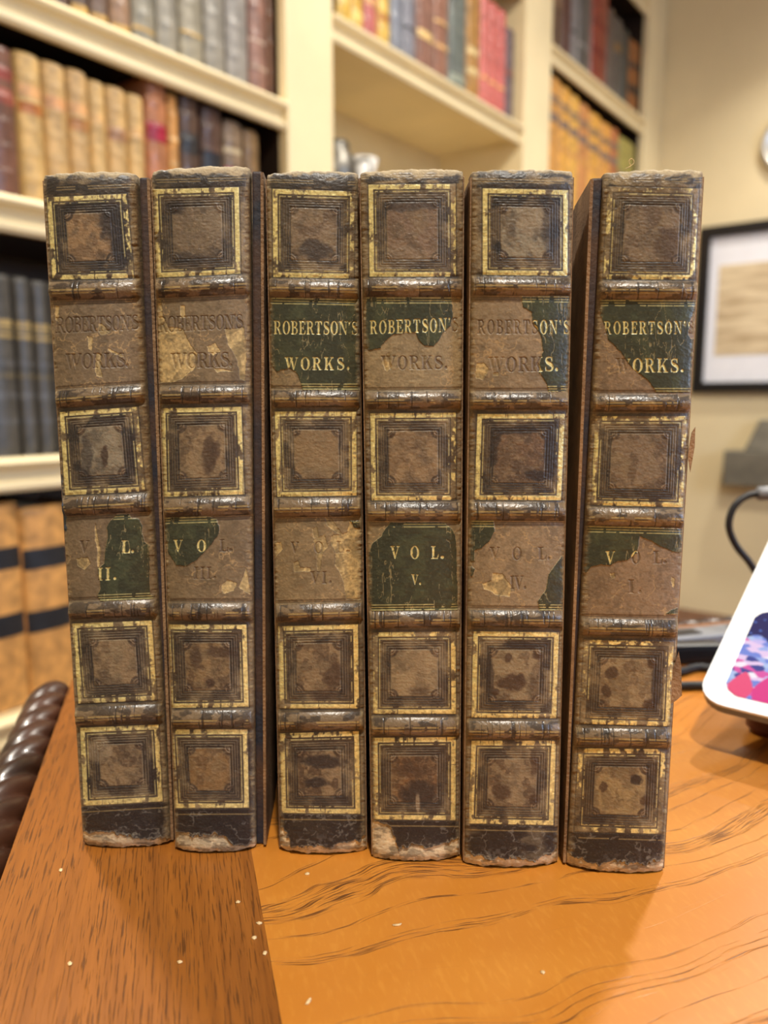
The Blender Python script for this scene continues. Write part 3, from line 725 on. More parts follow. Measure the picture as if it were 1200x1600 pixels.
GLY = {
    'R': (.95, [R_(.10, 0, .31, 1), R_(0, 0, .42, sf), R_(0, 1 - sf, .46, 1)] + b1 + [[(.40, .50), (.60, .48), (.84, .06), (.97, .06), (.97, 0), (.68, 0)]], h1, [R_(.12, 0, .31, 1)]),
    'O': (.95, [EL(.475, .5, .455, .515)], [EL(.475, .5, .235, .455)], []),
    'B': (.86, [R_(.10, 0, .31, 1), R_(0, 0, .46, sf), R_(0, 1 - sf, .46, 1)] + b2 + b3, h2 + h3, [R_(.12, 0, .31, 1)]),
    'E': (.80, [R_(.10, 0, .31, 1), R_(0, 0, .76, sf), R_(0, 1 - sf, .74, 1), R_(.3, .47, .54, .54), [(.76, 0), (.80, .30), (.73, .30), (.62, .06)], [(.74, 1), (.76, .72), (.69, .72), (.60, .94)], R_(.50, .36, .56, .65)], [], []),
    'T': (.84, [R_(.315, 0, .525, 1), R_(.18, 0, .66, sf), R_(.02, 1 - sf, .82, 1), [(.0, .70), (.06, .70), (.20, .96), (.02, 1)], [(.84, .70), (.78, .70), (.64, .96), (.82, 1)]], [], []),
    'S': (.80, [thick(SPTS, lambda t: .035 + .085 * math.exp(-((t - .5) / .2) ** 2)), [(.60, .97), (.68, .97), (.68, .68), (.62, .68)], [(.10, .02), (.17, .02), (.17, .32), (.10, .32)]], [], []),
    'N': (1.0, [R_(.12, 0, .19, 1), R_(.80, 0, .87, 1), [(.10, 1), (.34, 1), (.87, .10), (.87, 0), (.78, 0), (.12, .95)], R_(0, 0, .31, sf), R_(0, 1 - sf, .30, 1), R_(.68, 1 - sf, .99, 1)], [], []),
    "'": (.26, [EL(.13, .92, .10, .09), [(.20, .90), (.23, .90), (.10, .66), (.06, .68)]], [], []),
    'W': (1.35, [[(.06, 1), (.29, 1), (.48, .22), (.44, 0), (.38, 0)], [(.62, .95), (.67, .95), (.46, 0), (.40, .05)], [(.52, 1), (.75, 1), (.94, .22), (.91, 0), (.85, 0)], [(1.20, .97), (1.26, .97), (.93, 0), (.87, .05)], R_(0, 1 - sf, .40, 1), R_(.48, 1 - sf, .84, 1), R_(1.08, 1 - sf, 1.35, 1)], [], []),
    'K': (.98, [R_(.10, 0, .31, 1), R_(0, 0, .41, sf), R_(0, 1 - sf, .41, 1), [(.28, .36), (.33, .30), (.82, .94), (.74, .96)], [(.40, .56), (.56, .66), (.90, .05), (.66, .05)], R_(.62, 1 - sf, .94, 1), R_(.56, 0, .98, sf)], [], []),
    'V': (.95, [[(.06, 1), (.30, 1), (.55, .20), (.50, 0), (.44, 0)], [(.80, .97), (.86, .97), (.51, 0), (.45, .05)], R_(0, 1 - sf, .42, 1), R_(.66, 1 - sf, .95, 1)], [], []),
    'L': (.76, [R_(.10, 0, .31, 1), R_(0, 0, .72, sf), R_(0, 1 - sf, .43, 1), [(.71, 0), (.76, .36), (.69, .36), (.56, .06)]], [], []),
    'I': (.42, [R_(.105, 0, .315, 1), R_(0, 0, .42, sf), R_(0, 1 - sf, .42, 1)], [], []),
    '.': (.26, [EL(.13, .12, .12, .12)], [], []),
}
def glyph_cover(ch, X, Y, dx, dy):
    """share of each sample (box coordinates, sample size dx dy) inside the letter"""
    w, add, sub, back = GLY[ch]; cov = np.zeros(X.shape)
    for ox in (-.25, .25):
        for oy in (-.25, .25):
            x, y = X + ox * dx, Y + oy * dy; m = np.zeros(X.shape, bool)
            for p in add: m |= inpoly(x, y, p)
            for p in sub: m &= ~inpoly(x, y, p)
            for p in back: m |= inpoly(x, y, p)
            cov += m * .25
    return cov
def layout(text, x0, x1, cond):
    """letter boxes filling x0..x1 (share of the line), letters cond wide per unit height"""
    ws = [GLY[c][0] * cond for c in text]; gap = (x1 - x0 - sum(ws)) / max(1, len(text) - 1); out = []; x = x0
    for c, w in zip(text, ws): out.append((c, x, x + w)); x += w + gap
    return out

C_ = {k: np.array(v, float) for k, v in dict(mid=(122, 102, 79), dark=(66, 53, 45), black=(33, 30, 33), worn=(164, 140, 112), panel=(140, 118, 90), tan=(192, 160, 112),
      gold=(236, 214, 152), green=(46, 50, 40), greenl=(66, 70, 52), pale=(222, 192, 160), rim=(166, 144, 110), ghost=(88, 70, 58), edge=(138, 112, 84)).items()}
PITCHM = .00015                                # spacing of the surface samples on the spine
BULGE = .0027
vm = bpy.data.materials.new('worn_calf_leather'); vm.use_nodes = True; nt = vm.node_tree; bs = nt.nodes['Principled BSDF']
tc = nt.nodes.new('ShaderNodeTexCoord'); aC = nt.nodes.new('ShaderNodeAttribute'); aC.attribute_name = 'hide'; aM = nt.nodes.new('ShaderNodeAttribute'); aM.attribute_name = 'finish'
sx = nt.nodes.new('ShaderNodeSeparateColor'); nt.links.new(aM.outputs['Color'], sx.inputs[0])
grain = noise(nt, tc.outputs['Object'], 1500, 3)
mot = noise(nt, tc.outputs['Object'], 420, 3)
hs = nt.nodes.new('ShaderNodeHueSaturation'); nt.links.new(aC.outputs['Color'], hs.inputs['Color'])
nt.links.new(math_node(nt, 'ADD', math_node(nt, 'MULTIPLY', grain, .55), math_node(nt, 'MULTIPLY_ADD', mot, .35, .55)), hs.inputs['Value'])
nt.links.new(hs.outputs['Color'], bs.inputs['Base Color'])
nt.links.new(sx.outputs[0], bs.inputs['Metallic']); nt.links.new(sx.outputs[1], bs.inputs['Roughness'])
bs.inputs['Specular IOR Level'].default_value = .55
bp = nt.nodes.new('ShaderNodeBump'); bp.inputs['Strength'].default_value = .45; bp.inputs['Distance'].default_value = .00025
nt.links.new(math_node(nt, 'ADD', math_node(nt, 'MULTIPLY', grain, .6), mot), bp.inputs['Height']); nt.links.new(bp.outputs['Normal'], bs.inputs['Normal'])
def attr_mesh(name, V, F, hide, finish, normals, parent):
    me = bpy.data.meshes.new(name); me.vertices.add(len(V)); me.vertices.foreach_set('co', V.astype(np.float32).ravel())
    me.loops.add(F.size); me.loops.foreach_set('vertex_index', F.astype(np.int32).ravel()); me.polygons.add(len(F))
    me.polygons.foreach_set('loop_start', np.arange(0, F.size, 4, dtype=np.int32)); me.update(calc_edges=True)
    for nm, d in (('hide', hide), ('finish', finish)):
        at = me.color_attributes.new(nm, 'FLOAT_COLOR', 'POINT'); at.data.foreach_set('color', np.c_[d, np.ones(len(V))].astype(np.float32).ravel())
    me.shade_smooth(); me.normals_split_custom_set_from_vertices(normals.astype(np.float32))
    me.materials.append(vm); o = bpy.data.objects.new(name, me); COL.objects.link(o)
    if parent: o.parent = parent
    return o
def take(V, H, K, Nn, F):
    u, inv = np.unique(F.ravel(), return_inverse=True); return V[u], inv.reshape(F.shape), H[u], K[u], Nn[u]

def build_volume(k, bk):
    sd = 100 * (k + 1)
    TL, TR, BR, BL = bk['spine']
    pbl, pbr = on_z(*BL, TABLE), on_z(*BR, TABLE)
    # keep the book square on the table: the base line sets where it stands and which way it faces
    hd = pbr - pbl; hd[2] = 0; wb = np.linalg.norm(hd); hd /= wb; out = np.array([hd[1], -hd[0], 0.])           # out points to the camera
    def on_face(x, y):
        r = ray(x, y); c0 = np.array([0, 0, CAMZ]); t = ((pbl - c0) @ out) / (r @ out); return c0 + r * t
    ptl, ptr = on_face(*TL), on_face(*TR); zt = (ptl[2] + ptr[2]) / 2
    H_ = zt - TABLE
    root = empty('antique_book', (*((pbl + pbr) / 2 - out * .03)[:2], TABLE), bk['label'], 'book', 'matching worn leather volumes on the desk')
    wt = np.linalg.norm(ptr - ptl); nu = int(max(wb, wt) / PITCHM); nv = int(H_ / PITCHM); EX = 12
    t = np.linspace(-1, 1, nu); v = np.linspace(0, 1, nv)                          # v from tail (0) to head (1)
    tt = np.r_[-np.ones(EX), t, np.ones(EX)]; back = np.r_[np.linspace(.006, .0003, EX), np.zeros(nu), np.linspace(.0003, .006, EX)]
    vv = np.r_[v, np.ones(EX)]; vback = np.r_[np.zeros(nv), np.linspace(.0003, .004, EX)]
    UU, VV = np.meshgrid(tt, vv); BK = np.maximum(back[None, :], vback[:, None])
    u01 = (UU + 1) / 2
    P = ((pbl * (1 - u01[..., None]) + pbr * u01[..., None]) * (1 - VV[..., None]) + (ptl * (1 - u01[..., None]) + ptr * u01[..., None]) * VV[..., None])
    topz = ptl[2] * (1 - u01) + ptr[2] * u01; P[..., 2] = TABLE + (topz - TABLE) * VV
    inner = np.clip((1 - np.abs(UU)) / .07, 0, 1)
    edge_round = -.0016 * (1 - np.sqrt(1 - (1 - inner) ** 2))
    prof = BULGE * (1 - np.abs(UU) ** 2.4) + edge_round
    head = np.clip((VV - (1 - .006 / H_)) / (.006 / H_), 0, 1); tailr = np.clip((.0045 / H_ - VV) / (.0045 / H_), 0, 1)
    prof = prof - .0022 * (1 - np.sqrt(np.clip(1 - head ** 2, 0, 1))) - .0012 * tailr ** 2 - BK
    base = P + out * prof[..., None]
    X, Y = project(base); x, y = X.ravel(), Y.ravel()
    N = x.size
    # ---- helper fields in the frame of the photograph
    wx = x + 5 * (fbm(x / 13, y / 13, sd + 1, 3) - .5) + 2.4 * (fbm(x / 3.5, y / 3.5, sd + 2, 2) - .5)
    wy = y + 5 * (fbm(x / 13, y / 13, sd + 4, 3) - .5) + 2.4 * (fbm(x / 3.5, y / 3.5, sd + 5, 2) - .5)
    big = fbm(x / 46, y / 60, sd + 7, 3); midn = fbm(x / 16, y / 16, sd + 11, 4); fine = fbm(x / 4, y / 4, sd + 15, 3)
    scr = fbm(x / 30, y / 2.2, sd + 18, 2); vscr = fbm(x / 2.2, y / 26, sd + 20, 2)
    rid = 1 - np.abs(2 * fbm(x / 24, y / 20, sd + 22, 4) - 1)
    rid2 = 1 - np.abs(2 * fbm(x / 9, y / 40, sd + 27, 3) - 1)
    col = C_['mid'] + 0 * x[:, None]
    rough = np.full(N, .46); metal = np.zeros(N); disp = np.zeros(N)
    def blend(c, m):
        nonlocal col
        col = col * (1 - m[:, None]) + np.asarray(c, float) * m[:, None]
    blend(C_['dark'], .75 * sstep(big * .6 + midn * .4, .48, .64)); blend(C_['worn'], .6 * sstep(big * .5 + midn * .5, .50, .36))
    uu = UU.ravel(); vf = VV.ravel()
    er = sstep(np.abs(uu) + .10 * (midn - .5), .86, .99)
    Fq = bk['frames']
    lerp = lambda a, b, X_: a[1] + (b[1] - a[1]) * (X_ - a[0]) / (b[0] - a[0] + 1e-9)
    ftop = lambda i: lerp(Fq[i][0], Fq[i][1], x); fbot = lambda i: lerp(Fq[i][3], Fq[i][2], x)
    # ---- raised bands
    bands = [fbot(0) + 18, ftop(1) - 20, fbot(1) + 18, ftop(2) - 20, (fbot(2) + ftop(3)) / 2 + 1]
    bmask = np.zeros(N, int); HB = [14, 13, 14, 13, 14]
    for i, by in enumerate(bands):
        d = (y - by) / HB[i]; m = np.abs(d) < 1; bmask[np.abs(d) < 1.05] = i + 1
        rise = np.where(m, np.cos(np.clip(d, -1, 1) * math.pi / 2) ** .75, 0)
        disp += .00155 * rise * np.clip((1 - np.abs(uu)) / .05, 0, 1) ** .5
        mm = sstep(np.abs(d), 1.12, .95)
        blend((46, 37, 33), mm * .7 * sstep(d, .1, .6)); patch = sstep(fbm(x / 17, y / 7, sd + 31 + i, 3) + bk.get('bandwear', 0), .47, .56)  # shade under each band is painted into its lower half
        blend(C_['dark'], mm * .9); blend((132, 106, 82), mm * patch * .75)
        for off, wd in ((-.05, 1.1), (.30, .9)):
            ln = np.exp(-((y - by - off * HB[i]) / wd) ** 2) * (fbm(x / 12, y / 40, sd + 36 + i, 2) > .42)
            blend((196, 162, 100), .75 * ln); disp -= .00006 * ln
        tick = (fbm(x / 2.4, y / 60, sd + 41 + i, 1) > .80) * m; blend(C_['black'], .6 * tick); disp -= .00012 * tick
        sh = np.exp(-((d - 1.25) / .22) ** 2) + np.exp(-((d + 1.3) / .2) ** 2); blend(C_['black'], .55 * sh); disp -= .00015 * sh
        rough[m] = .33
    # ---- gilt frames with blind tooled borders
    goldm = np.zeros(N)
    for i, q in enumerate(Fq):
        Hm = homog(q); a, b = apply_h(Hm, x, y)
        wpx = (math.dist(q[0], q[1]) + math.dist(q[2], q[3])) / 2; hpx = (math.dist(q[0], q[3]) + math.dist(q[1], q[2])) / 2
        da = np.minimum(a, 1 - a) * wpx; db = np.minimum(b, 1 - b) * hpx; dist = np.minimum(da, db)
        ins = dist > 0; inset = bk.get('inset', 27)
        border = ins & (dist < inset)
        bt = fbm(x / 20, y / 20, sd + 50 + i, 4)
        blend(C_['dark'], np.where(border, .12 + .5 * sstep(bt, .44, .60), 0) * sstep(dist, 8, 11))
        ring_ = np.exp(-((dist - inset + 2) / 4.5) ** 2) * ins * sstep(fbm(x / 30, y / 30, sd + 54 + i, 3), .38, .55); blend(C_['black'], .65 * ring_)
        dk_ = bk.get('soot', {}).get(i, .35)
        blend(C_['black'], np.where(ins & (dist > 9), dk_ * sstep(fbm(x / 26, y / 26, sd + 56 + i, 3), .46, .62), 0))
        core = ins & (dist > inset)
        cm = sstep(dist, inset - 1, inset + 4)
        # inner square: rubbed centre, scalloped corners
        ca = np.minimum(a, 1 - a) * wpx - inset; cb = np.minimum(b, 1 - b) * hpx - inset; cd = np.hypot(ca, cb)
        scal = sstep(cd + 2 * (midn - .5), 11.5, 14)
        cen = np.array(bk.get('core', {}).get(i, (128, 98, 73))) * (1.06, 1.12, 1.15)
        blend(cen, np.where(core, (.55 + .45 * sstep(midn * .45 + bt * .55, .58, .42)) * scal, 0) * cm)
        blend((64, 50, 43), np.where(core, .75 * (1 - scal) * sstep(cd, 2, 4), 0))
        stain = sstep(fbm(x / 15, y / 18, sd + 61 + i, 4), .54, .62) * bk.get('stain', {}).get(i, .6)
        blend((60, 44, 37), np.where(core, stain * .65, 0) * cm)
        blend((150, 122, 96), np.where(core, .35 * sstep(fine, .52, .75), 0) * cm)
        orn = np.exp(-((cd - 8.) / 1.2) ** 2) + np.exp(-((cd - 4.4) / 1.) ** 2)
        blend((158, 130, 104), np.where(ins & (ca > -1) & (cb > -1), .6 * orn * (fine > .42), 0)); disp += np.where(ins & (ca > -2) & (cb > -2), .00010 * orn, 0)
        for L, dpt_, br_ in ((10.2, .00003, .0), (15., .00009, .25), (18.6, .00009, .3), (22.6, .00010, .35), (inset, .00014, .4)):
            g_ = np.exp(-((dist - L) / .75) ** 2) * ins
            disp -= dpt_ * g_; h_ = np.exp(-((dist - L - 1.4) / .7) ** 2) * ins
            if br_: blend(C_['black'], (.26 + .3 * sstep(bt, .4, .6)) * g_); blend((166, 142, 116), br_ * 1.3 * h_ * (midn > .40))
        wear = fbm(x / 10, y / 22, sd + 66 + i, 3); wear = wear + .30 * (fine - .5); keepg = sstep(wear, bk.get('gw', {}).get(i, .30) - .03, bk.get('gw', {}).get(i, .30) + .13)
        side = bk.get('gside', {}).get(i)
        if side:                                # gilding rubbed away on one side of the frame
            sel = {'l': a * wpx, 'r': (1 - a) * wpx, 't': b * hpx, 'b': (1 - b) * hpx}
            for s_ in side: keepg = keepg * np.where(sel[s_] < 9, sstep(fbm(x / 7, y / 12, sd + 70, 3) + .35 * (fine - .5), .42, .64), 1)
        thick_g = sstep(dist, -.5, .5) * sstep(dist, 7.6, 6.6)
        thin_g = np.exp(-((dist - 10.6) / .8) ** 2) * ins * (wear > .40) * .8
        gg = np.clip(np.maximum(thick_g * keepg, thin_g), 0, 1) * (1 - .8 * (fbm(x / 2.0, y / 34, sd + 73, 1) > .88)) * (1 - .6 * (fbm(x / 34, y / 2.0, sd + 74, 1) > .92))
        grim = np.exp(-((dist - 8.4) / .8) ** 2) * ins + np.exp(-((dist + 1.2) / .9) ** 2); blend(C_['black'], .6 * np.clip(grim, 0, 1)); disp -= .00006 * np.clip(grim, 0, 1)
        goldm = np.maximum(goldm, gg)
    for bx, by_, rx, ry, st_, cl in bk.get('blots_sheen', ()):  # stains, and a pale sheen painted into the colour on the fifth volume
        rr = np.hypot((wx - bx) / rx, (wy - by_) / ry); blend(cl, st_ * sstep(rr + .9 * (midn - .5), 1.15, .65))
    gcol = C_['gold'] * (.80 + .36 * fine[:, None]); 
    # ---- head and tail
    hz = y < ftop(0) - 1
    blend(C_['black'], np.where(hz, .75 * sstep(fbm(x / 40, y / 14, sd + 80, 3) + bk.get('headsoot', 0), .40, .54), 0))
    for dy in (11, 15): 
        ln = np.exp(-((y - ftop(0) + dy) / .9) ** 2) * (fbm(x / 20, y / 60, sd + 83, 2) > .38); blend((176, 146, 100), .65 * ln); disp -= .00005 * ln
    hw = sstep(y + 9 * (midn - .5) * 2, bk['spine'][0][1] + 9, bk['spine'][0][1] + 3); blend((172, 146, 114), .85 * hw * (hz)); rough = np.where(hz & (hw > .5), .7, rough)
    tz = y > fbot(3) + 2
    blend(C_['black'], np.where(tz, .94 - .4 * sstep(fbm(x / 60, y / 25, sd + 85, 3), .55, .7) * bk.get('tailbrown', .3), 0))
    ln = np.exp(-((y - fbot(3) - 10) / .9) ** 2) * (fbm(x / 30, y / 60, sd + 87, 2) > .3); blend((178, 146, 96), .75 * ln)
    scuff = sstep(rid, .93, .985) * (fbm(x / 12, y / 8, sd + 88, 3) > .46); blend((150, 140, 132), np.where(tz, .5 * scuff, 0))
    dust = sstep(fine * .5 + midn * .5, .52, .66) * sstep(y, fbot(3) + 22, fbot(3) + 48); blend((128, 120, 116), np.where(tz, .45 * dust, 0))
    tl = bk['torn']                             # polyline: leather is gone below it
    ty_ = np.interp(wx, [p[0] for p in tl], [p[1] for p in tl]); gone = sstep(y + 7 * (fbm(x / 7, y / 7, sd + 90, 3) - .5) * 2, ty_ - .8, ty_ + .8)
    pale = C_['pale'] * (.72 + .5 * midn[:, None]) * (1 - .25 * sstep(fbm(x / 14, y / 6, sd + 93, 3), .5, .62)[:, None])
    col = col * (1 - gone[:, None]) + pale * gone[:, None]; disp -= .0005 * gone; rough = np.where(gone > .5, .85, rough)
    lip = np.exp(-((y + 7 * (fbm(x / 7, y / 7, sd + 90, 3) - .5) * 2 - ty_ + 2.0) / 1.3) ** 2); blend((178, 166, 150), .6 * lip * tz)
    # ---- lettering panels
    title = (y > bands[0] + 14.5) & (y < bands[1] - 13.5); volp = (y > bands[2] + 14.5) & (y < bands[3] - 13.5); panel = title | volp
    pm = panel.astype(float)
    pcol = np.array(bk.get('panel', C_['panel']), float); blend(pcol, pm * .92); blend(pcol * .84, pm * .6 * sstep(midn, .5, .64)); blend(np.minimum(pcol * 1.2, 255), pm * .5 * sstep(big * .5 + fine * .5, .5, .62))
    pc = sstep(rid, .955, .985) * (fbm(x / 25, y / 25, sd + 95, 2) > .50); blend((182, 146, 104), pm * .65 * pc); rough = np.where(panel, .52, rough)
    tanm = np.zeros(N)
    for poly in bk.get('tan', ()): tanm = np.maximum(tanm, inpoly(wx * .7 + x * .3, wy * .7 + y * .3, poly).astype(float))
    tcol = C_['tan'] * (.74 + .50 * fine[:, None]); tcol = tcol * (1 - .2 * sstep(midn, .5, .6)[:, None]); tm = tanm * pm
    col = col * (1 - .92 * tm[:, None]) + tcol * .92 * tm[:, None]; disp -= .00010 * tm; rough = np.where(tm > .5, .85, rough)
    for bt_, dr in ((bands[0] + 17, 1), (bands[1] - 16, -1), (bands[2] + 17, 1), (bands[3] - 16, -1)):
        for o_ in (0, 3.5):
            ln = np.exp(-((y - bt_ - dr * o_) / .9) ** 2); blend(C_['dark'], .5 * ln); disp -= .00005 * ln
    # labels
    lab = np.zeros(N, int)
    lx, ly = wx * .5 + x * .5, wy * .5 + y * .5
    for which, key in ((1, 'title_label'), (2, 'volume_label')):
        for poly in bk.get(key, ()): lab[inpoly(lx, ly, poly) & (title if which == 1 else volp)] = which
    lab[np.abs(uu) > .985] = 0
    lm = lab > 0
    soft = lm.reshape(UU.shape).astype(float)
    for _ in range(3): soft[1:-1, 1:-1] = (soft[1:-1, 1:-1] * 2 + soft[:-2, 1:-1] + soft[2:, 1:-1] + soft[1:-1, :-2] + soft[1:-1, 2:]) / 6
    soft = soft.ravel(); rim = np.clip(1 - np.abs(soft - .42) / .34, 0, 1)
    blend(C_['rim'], .75 * rim * (fine > .4)); 
    blend(C_['green'], lm * .96); blend(C_['greenl'], lm * .75 * sstep(midn * .6 + big * .4, .48, .62)); blend((104, 100, 72), lm * .28 * sstep(fine, .58, .78))
    crack = sstep(rid2, .965, .992) * (fbm(x / 30, y / 50, sd + 97, 2) > .47); blend((168, 146, 108), lm * .7 * crack); disp -= .00006 * lm * crack
    disp += .00020 * sstep(soft, .25, .75); rough = np.where(lm, .40, rough)
    gl = np.zeros(N)
    for bt_, dr in ((bands[0] + 17, 1), (bands[1] - 16.5, -1), (bands[2] + 17, 1), (bands[3] - 16.5, -1)):
        for o_, w_ in ((-1.5, .8), (2.5, .8), (6.5, .7)):
            gl = np.maximum(gl, np.exp(-((y - bt_ - dr * o_) / w_) ** 2) * lm * (fbm(x / 9, y / 30, sd + 98, 2) > .32) * .85)
    goldm = np.maximum(goldm, gl)
    # letters
    for (qx0, qx1, yt0, yb0, yt1, yb1), text, cond, pos in bk['text']:
        dxp = dyp = .75
        for ch, f0, f1 in (pos or layout(text, 0, 1, cond * (yb0 - yt0) / (qx1 - qx0))):
            xa, xb = qx0 + (qx1 - qx0) * f0, qx0 + (qx1 - qx0) * f1
            sel = np.where((x > xa - 3) & (x < xb + 3) & (y > min(yt0, yt1) - 4) & (y < max(yb0, yb1) + 4))[0]
            if not len(sel): continue
            fx = (x[sel] - qx0) / (qx1 - qx0); yt_ = yt0 + (yt1 - yt0) * fx; yb_ = yb0 + (yb1 - yb0) * fx
            gw = GLY[ch][0]; hgt = (yb0 - yt0 + yb1 - yt1) / 2
            cov = glyph_cover(ch, (x[sel] - xa) / (xb - xa) * gw, (yb_ - y[sel]) / (yb_ - yt_), dxp / (xb - xa) * gw, dyp / hgt)
            on = lm[sel]; gold_keep = sstep(fbm(x[sel] / 3.2, y[sel] / 3.2, sd + 99, 2), .14, .22)
            goldm[sel] = np.maximum(goldm[sel], cov * on * gold_keep * .97)
            gh = cov * (~on) * pm[sel] * (1 - .55 * tm[sel]) * sstep(fbm(x[sel] / 14, y[sel] / 14, sd + 96, 2), .22, .42)
            col[sel] = col[sel] * (1 - .62 * gh[:, None]) + C_['ghost'] * .62 * gh[:, None]; disp[sel] -= .00016 * cov
    # gilding is laid on last
    col = col * (1 - goldm[:, None]) + gcol * goldm[:, None]; metal = goldm * .35; rough = rough * (1 - goldm) + .36 * goldm
    # rubbed edges, dirt in the leather, hairline cracks
    blend(C_['edge'] * (1 + .0 * big.mean()), .75 * er * (1 - gone)); blend((176, 146, 104), .5 * er * (fine > .58)); rough = np.where(er > .5, .75, rough)
    bl = bk.get('blue')
    if bl is not None:
        for poly in bl: blend((40, 58, 84), .85 * inpoly(wx, wy, poly).astype(float))
    hair = sstep(1 - np.abs(2 * fbm(x / 6.5, y / 6.5, sd + 102, 3) - 1), .965, .99) * (1 - pm) * (1 - gone); blend((150, 122, 98), .28 * hair); disp -= .00005 * hair
    disp += .00010 * (midn - .5) + .00006 * (fine - .5) + .00016 * (fbm(x / 5.5, y / 3.0, sd + 105, 3) - .5) * (1 - .5 * pm)
    dm = np.clip((1 - np.abs(uu)) / .03, 0, 1) * (BK.ravel() < 1e-9)
    Pd = base + out * (disp * dm).reshape(UU.shape)[..., None]
    # ragged tail and head edges
    rag = (fbm(x / 8, np.zeros(N), sd + 107, 3) * .0011).reshape(UU.shape)
    Pd[..., 2] += rag * np.clip(1 - VV / .012, 0, 1) - (fbm(x / 10, np.zeros(N), sd + 109, 3) * .0007).reshape(UU.shape) * np.clip((VV - .985) / .015, 0, 1)
    Pd -= out * (.0007 * er * (fbm(np.zeros(N), y / 5, sd + 111, 3) - .3)).reshape(UU.shape)[..., None]
    du = np.gradient(Pd, axis=1); dv = np.gradient(Pd, axis=0); Nn = np.cross(du, dv); Nn /= np.linalg.norm(Nn, axis=-1, keepdims=True) + 1e-12
    R, Cn = UU.shape; idg = np.arange(R * Cn).reshape(R, Cn)
    F = np.stack([idg[:-1, :-1], idg[:-1, 1:], idg[1:, 1:], idg[1:, :-1]], -1).reshape(-1, 4)
    cls = np.zeros(N, int)
    cls[bmask > 0] = bmask[bmask > 0]; cls[lab == 1] = 11; cls[lab == 2] = 12
    fc = cls[F]; same = (fc == fc[:, :1]).all(1); fcl = np.where(same, fc[:, 0], np.where((fc[:, :1] > 10).any(1), 0, fc.min(1)))
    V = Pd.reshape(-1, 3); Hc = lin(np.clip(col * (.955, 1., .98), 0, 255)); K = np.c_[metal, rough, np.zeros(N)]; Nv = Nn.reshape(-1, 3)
    parts = {}
    for c, nm in [(0, 'spine')] + [(i, 'raised_band') for i in range(1, 6)] + [(11, 'title_label'), (12, 'volume_label')]:
        fs = F[fcl == c]
        if len(fs) < 20: continue
        a_, f_2, h_, k_, n_ = take(V, Hc, K, Nv, fs)
        parts[c] = attr_mesh(nm, a_, f_2, h_, k_, n_, parts[0] if c else None)
    if 11 in parts: parts[11]['label'] = 'dark green leather title label with gilt letters'
    if 12 in parts: parts[12]['label'] = 'dark green leather volume label with gilt letters'
    # ---- boards, page block
    kids = [parts[0]]
    DEP = .128
    jt = bk.get('joint', {})
    def edge_pt(right, v_, ins, bck):
        j0, j1 = jt.get(right, (0, 0)); ins = ins - (j0 * (1 - v_) + j1 * v_ if ins < .0035 else 0)
        a_ = (pbr if right else pbl) * (1 - v_) + (ptr if right else ptl) * v_
        p = a_ + hd * (-ins if right else ins) - out * bck; p = p.copy(); p[2] = TABLE + v_ * ((ptr if right else ptl)[2] - TABLE - .0012) + .0002; return p
    for right in (0, 1):
        bm = bmesh.new()
        add_hexa(bm, [edge_pt(right, 0, .0002, .0035), edge_pt(right, 0, .0034, .0035), edge_pt(right, 0, .0034, DEP), edge_pt(right, 0, .0002, DEP),
                      edge_pt(right, 1, .0002, .0035), edge_pt(right, 1, .0034, .0035), edge_pt(right, 1, .0034, DEP), edge_pt(right, 1, .0002, DEP)])
        bevel(bm, .0007)
        kids.append(from_bm('board', bm, M['board']))
        # leather of the spine turned over the board, rubbed along the hinge
        bm = bmesh.new()
        add_hexa(bm, [edge_pt(right, .004, -.0003, .0016), edge_pt(right, .004, .0006, .0016), edge_pt(right, .004, .0006, .034), edge_pt(right, .004, -.0003, .034),
                      edge_pt(right, .996, -.0003, .0016), edge_pt(right, .996, .0006, .0016), edge_pt(right, .996, .0006, .034), edge_pt(right, .996, -.0003, .034)])
        o = from_bm('leather_strip', bm, M['hinge']); bpy.context.view_layer.update(); o.parent = kids[-1]
    bm = bmesh.new()
    lo, hi = .004, (H_ - .005) / H_
    add_hexa(bm, [edge_pt(0, lo, .0036, .0062), edge_pt(1, lo, .0036, .0062), edge_pt(1, lo, .0036, DEP - .004), edge_pt(0, lo, .0036, DEP - .004),
                  edge_pt(0, hi, .0036, .0062), edge_pt(1, hi, .0036, .0062), edge_pt(1, hi, .0036, DEP - .004), edge_pt(0, hi, .0036, DEP - .004)])
    kids.append(from_bm('page_block', bm, M['pages']))
    for poly in bk.get('flaps', ()):
        pts_ = [on_face(*p) + out * .0004 for p in poly]; n_ = len(pts_)
        vv_ = pts_ + [p - out * .0009 + hd * .0002 for p in pts_]
        kids.append(obj_from('torn_flap', vv_, [tuple(range(n_)), tuple(range(n_, 2 * n_))[::-1]] + [(j, (j + 1) % n_, n_ + (j + 1) % n_, n_ + j) for j in range(n_)], M['hinge']))
    for th in bk.get('threads', ()):
        kids.append(sweep('loose_thread', spline([on_face(*p) - out * .001 for p in th], 5), .00009, M['crumb'], seg=5))
    adopt(root, *kids)
    return root
M['board'] = mat('marbled_board_paper', (86, 62, 46), .6, dark=(38, 44, 58), mscale=55, bump=.3, bscale=600)
M['hinge'] = mat('rubbed_hinge_leather', (158, 126, 92), .75, dark=(112, 86, 62), mscale=70, bump=.5, bscale=900)

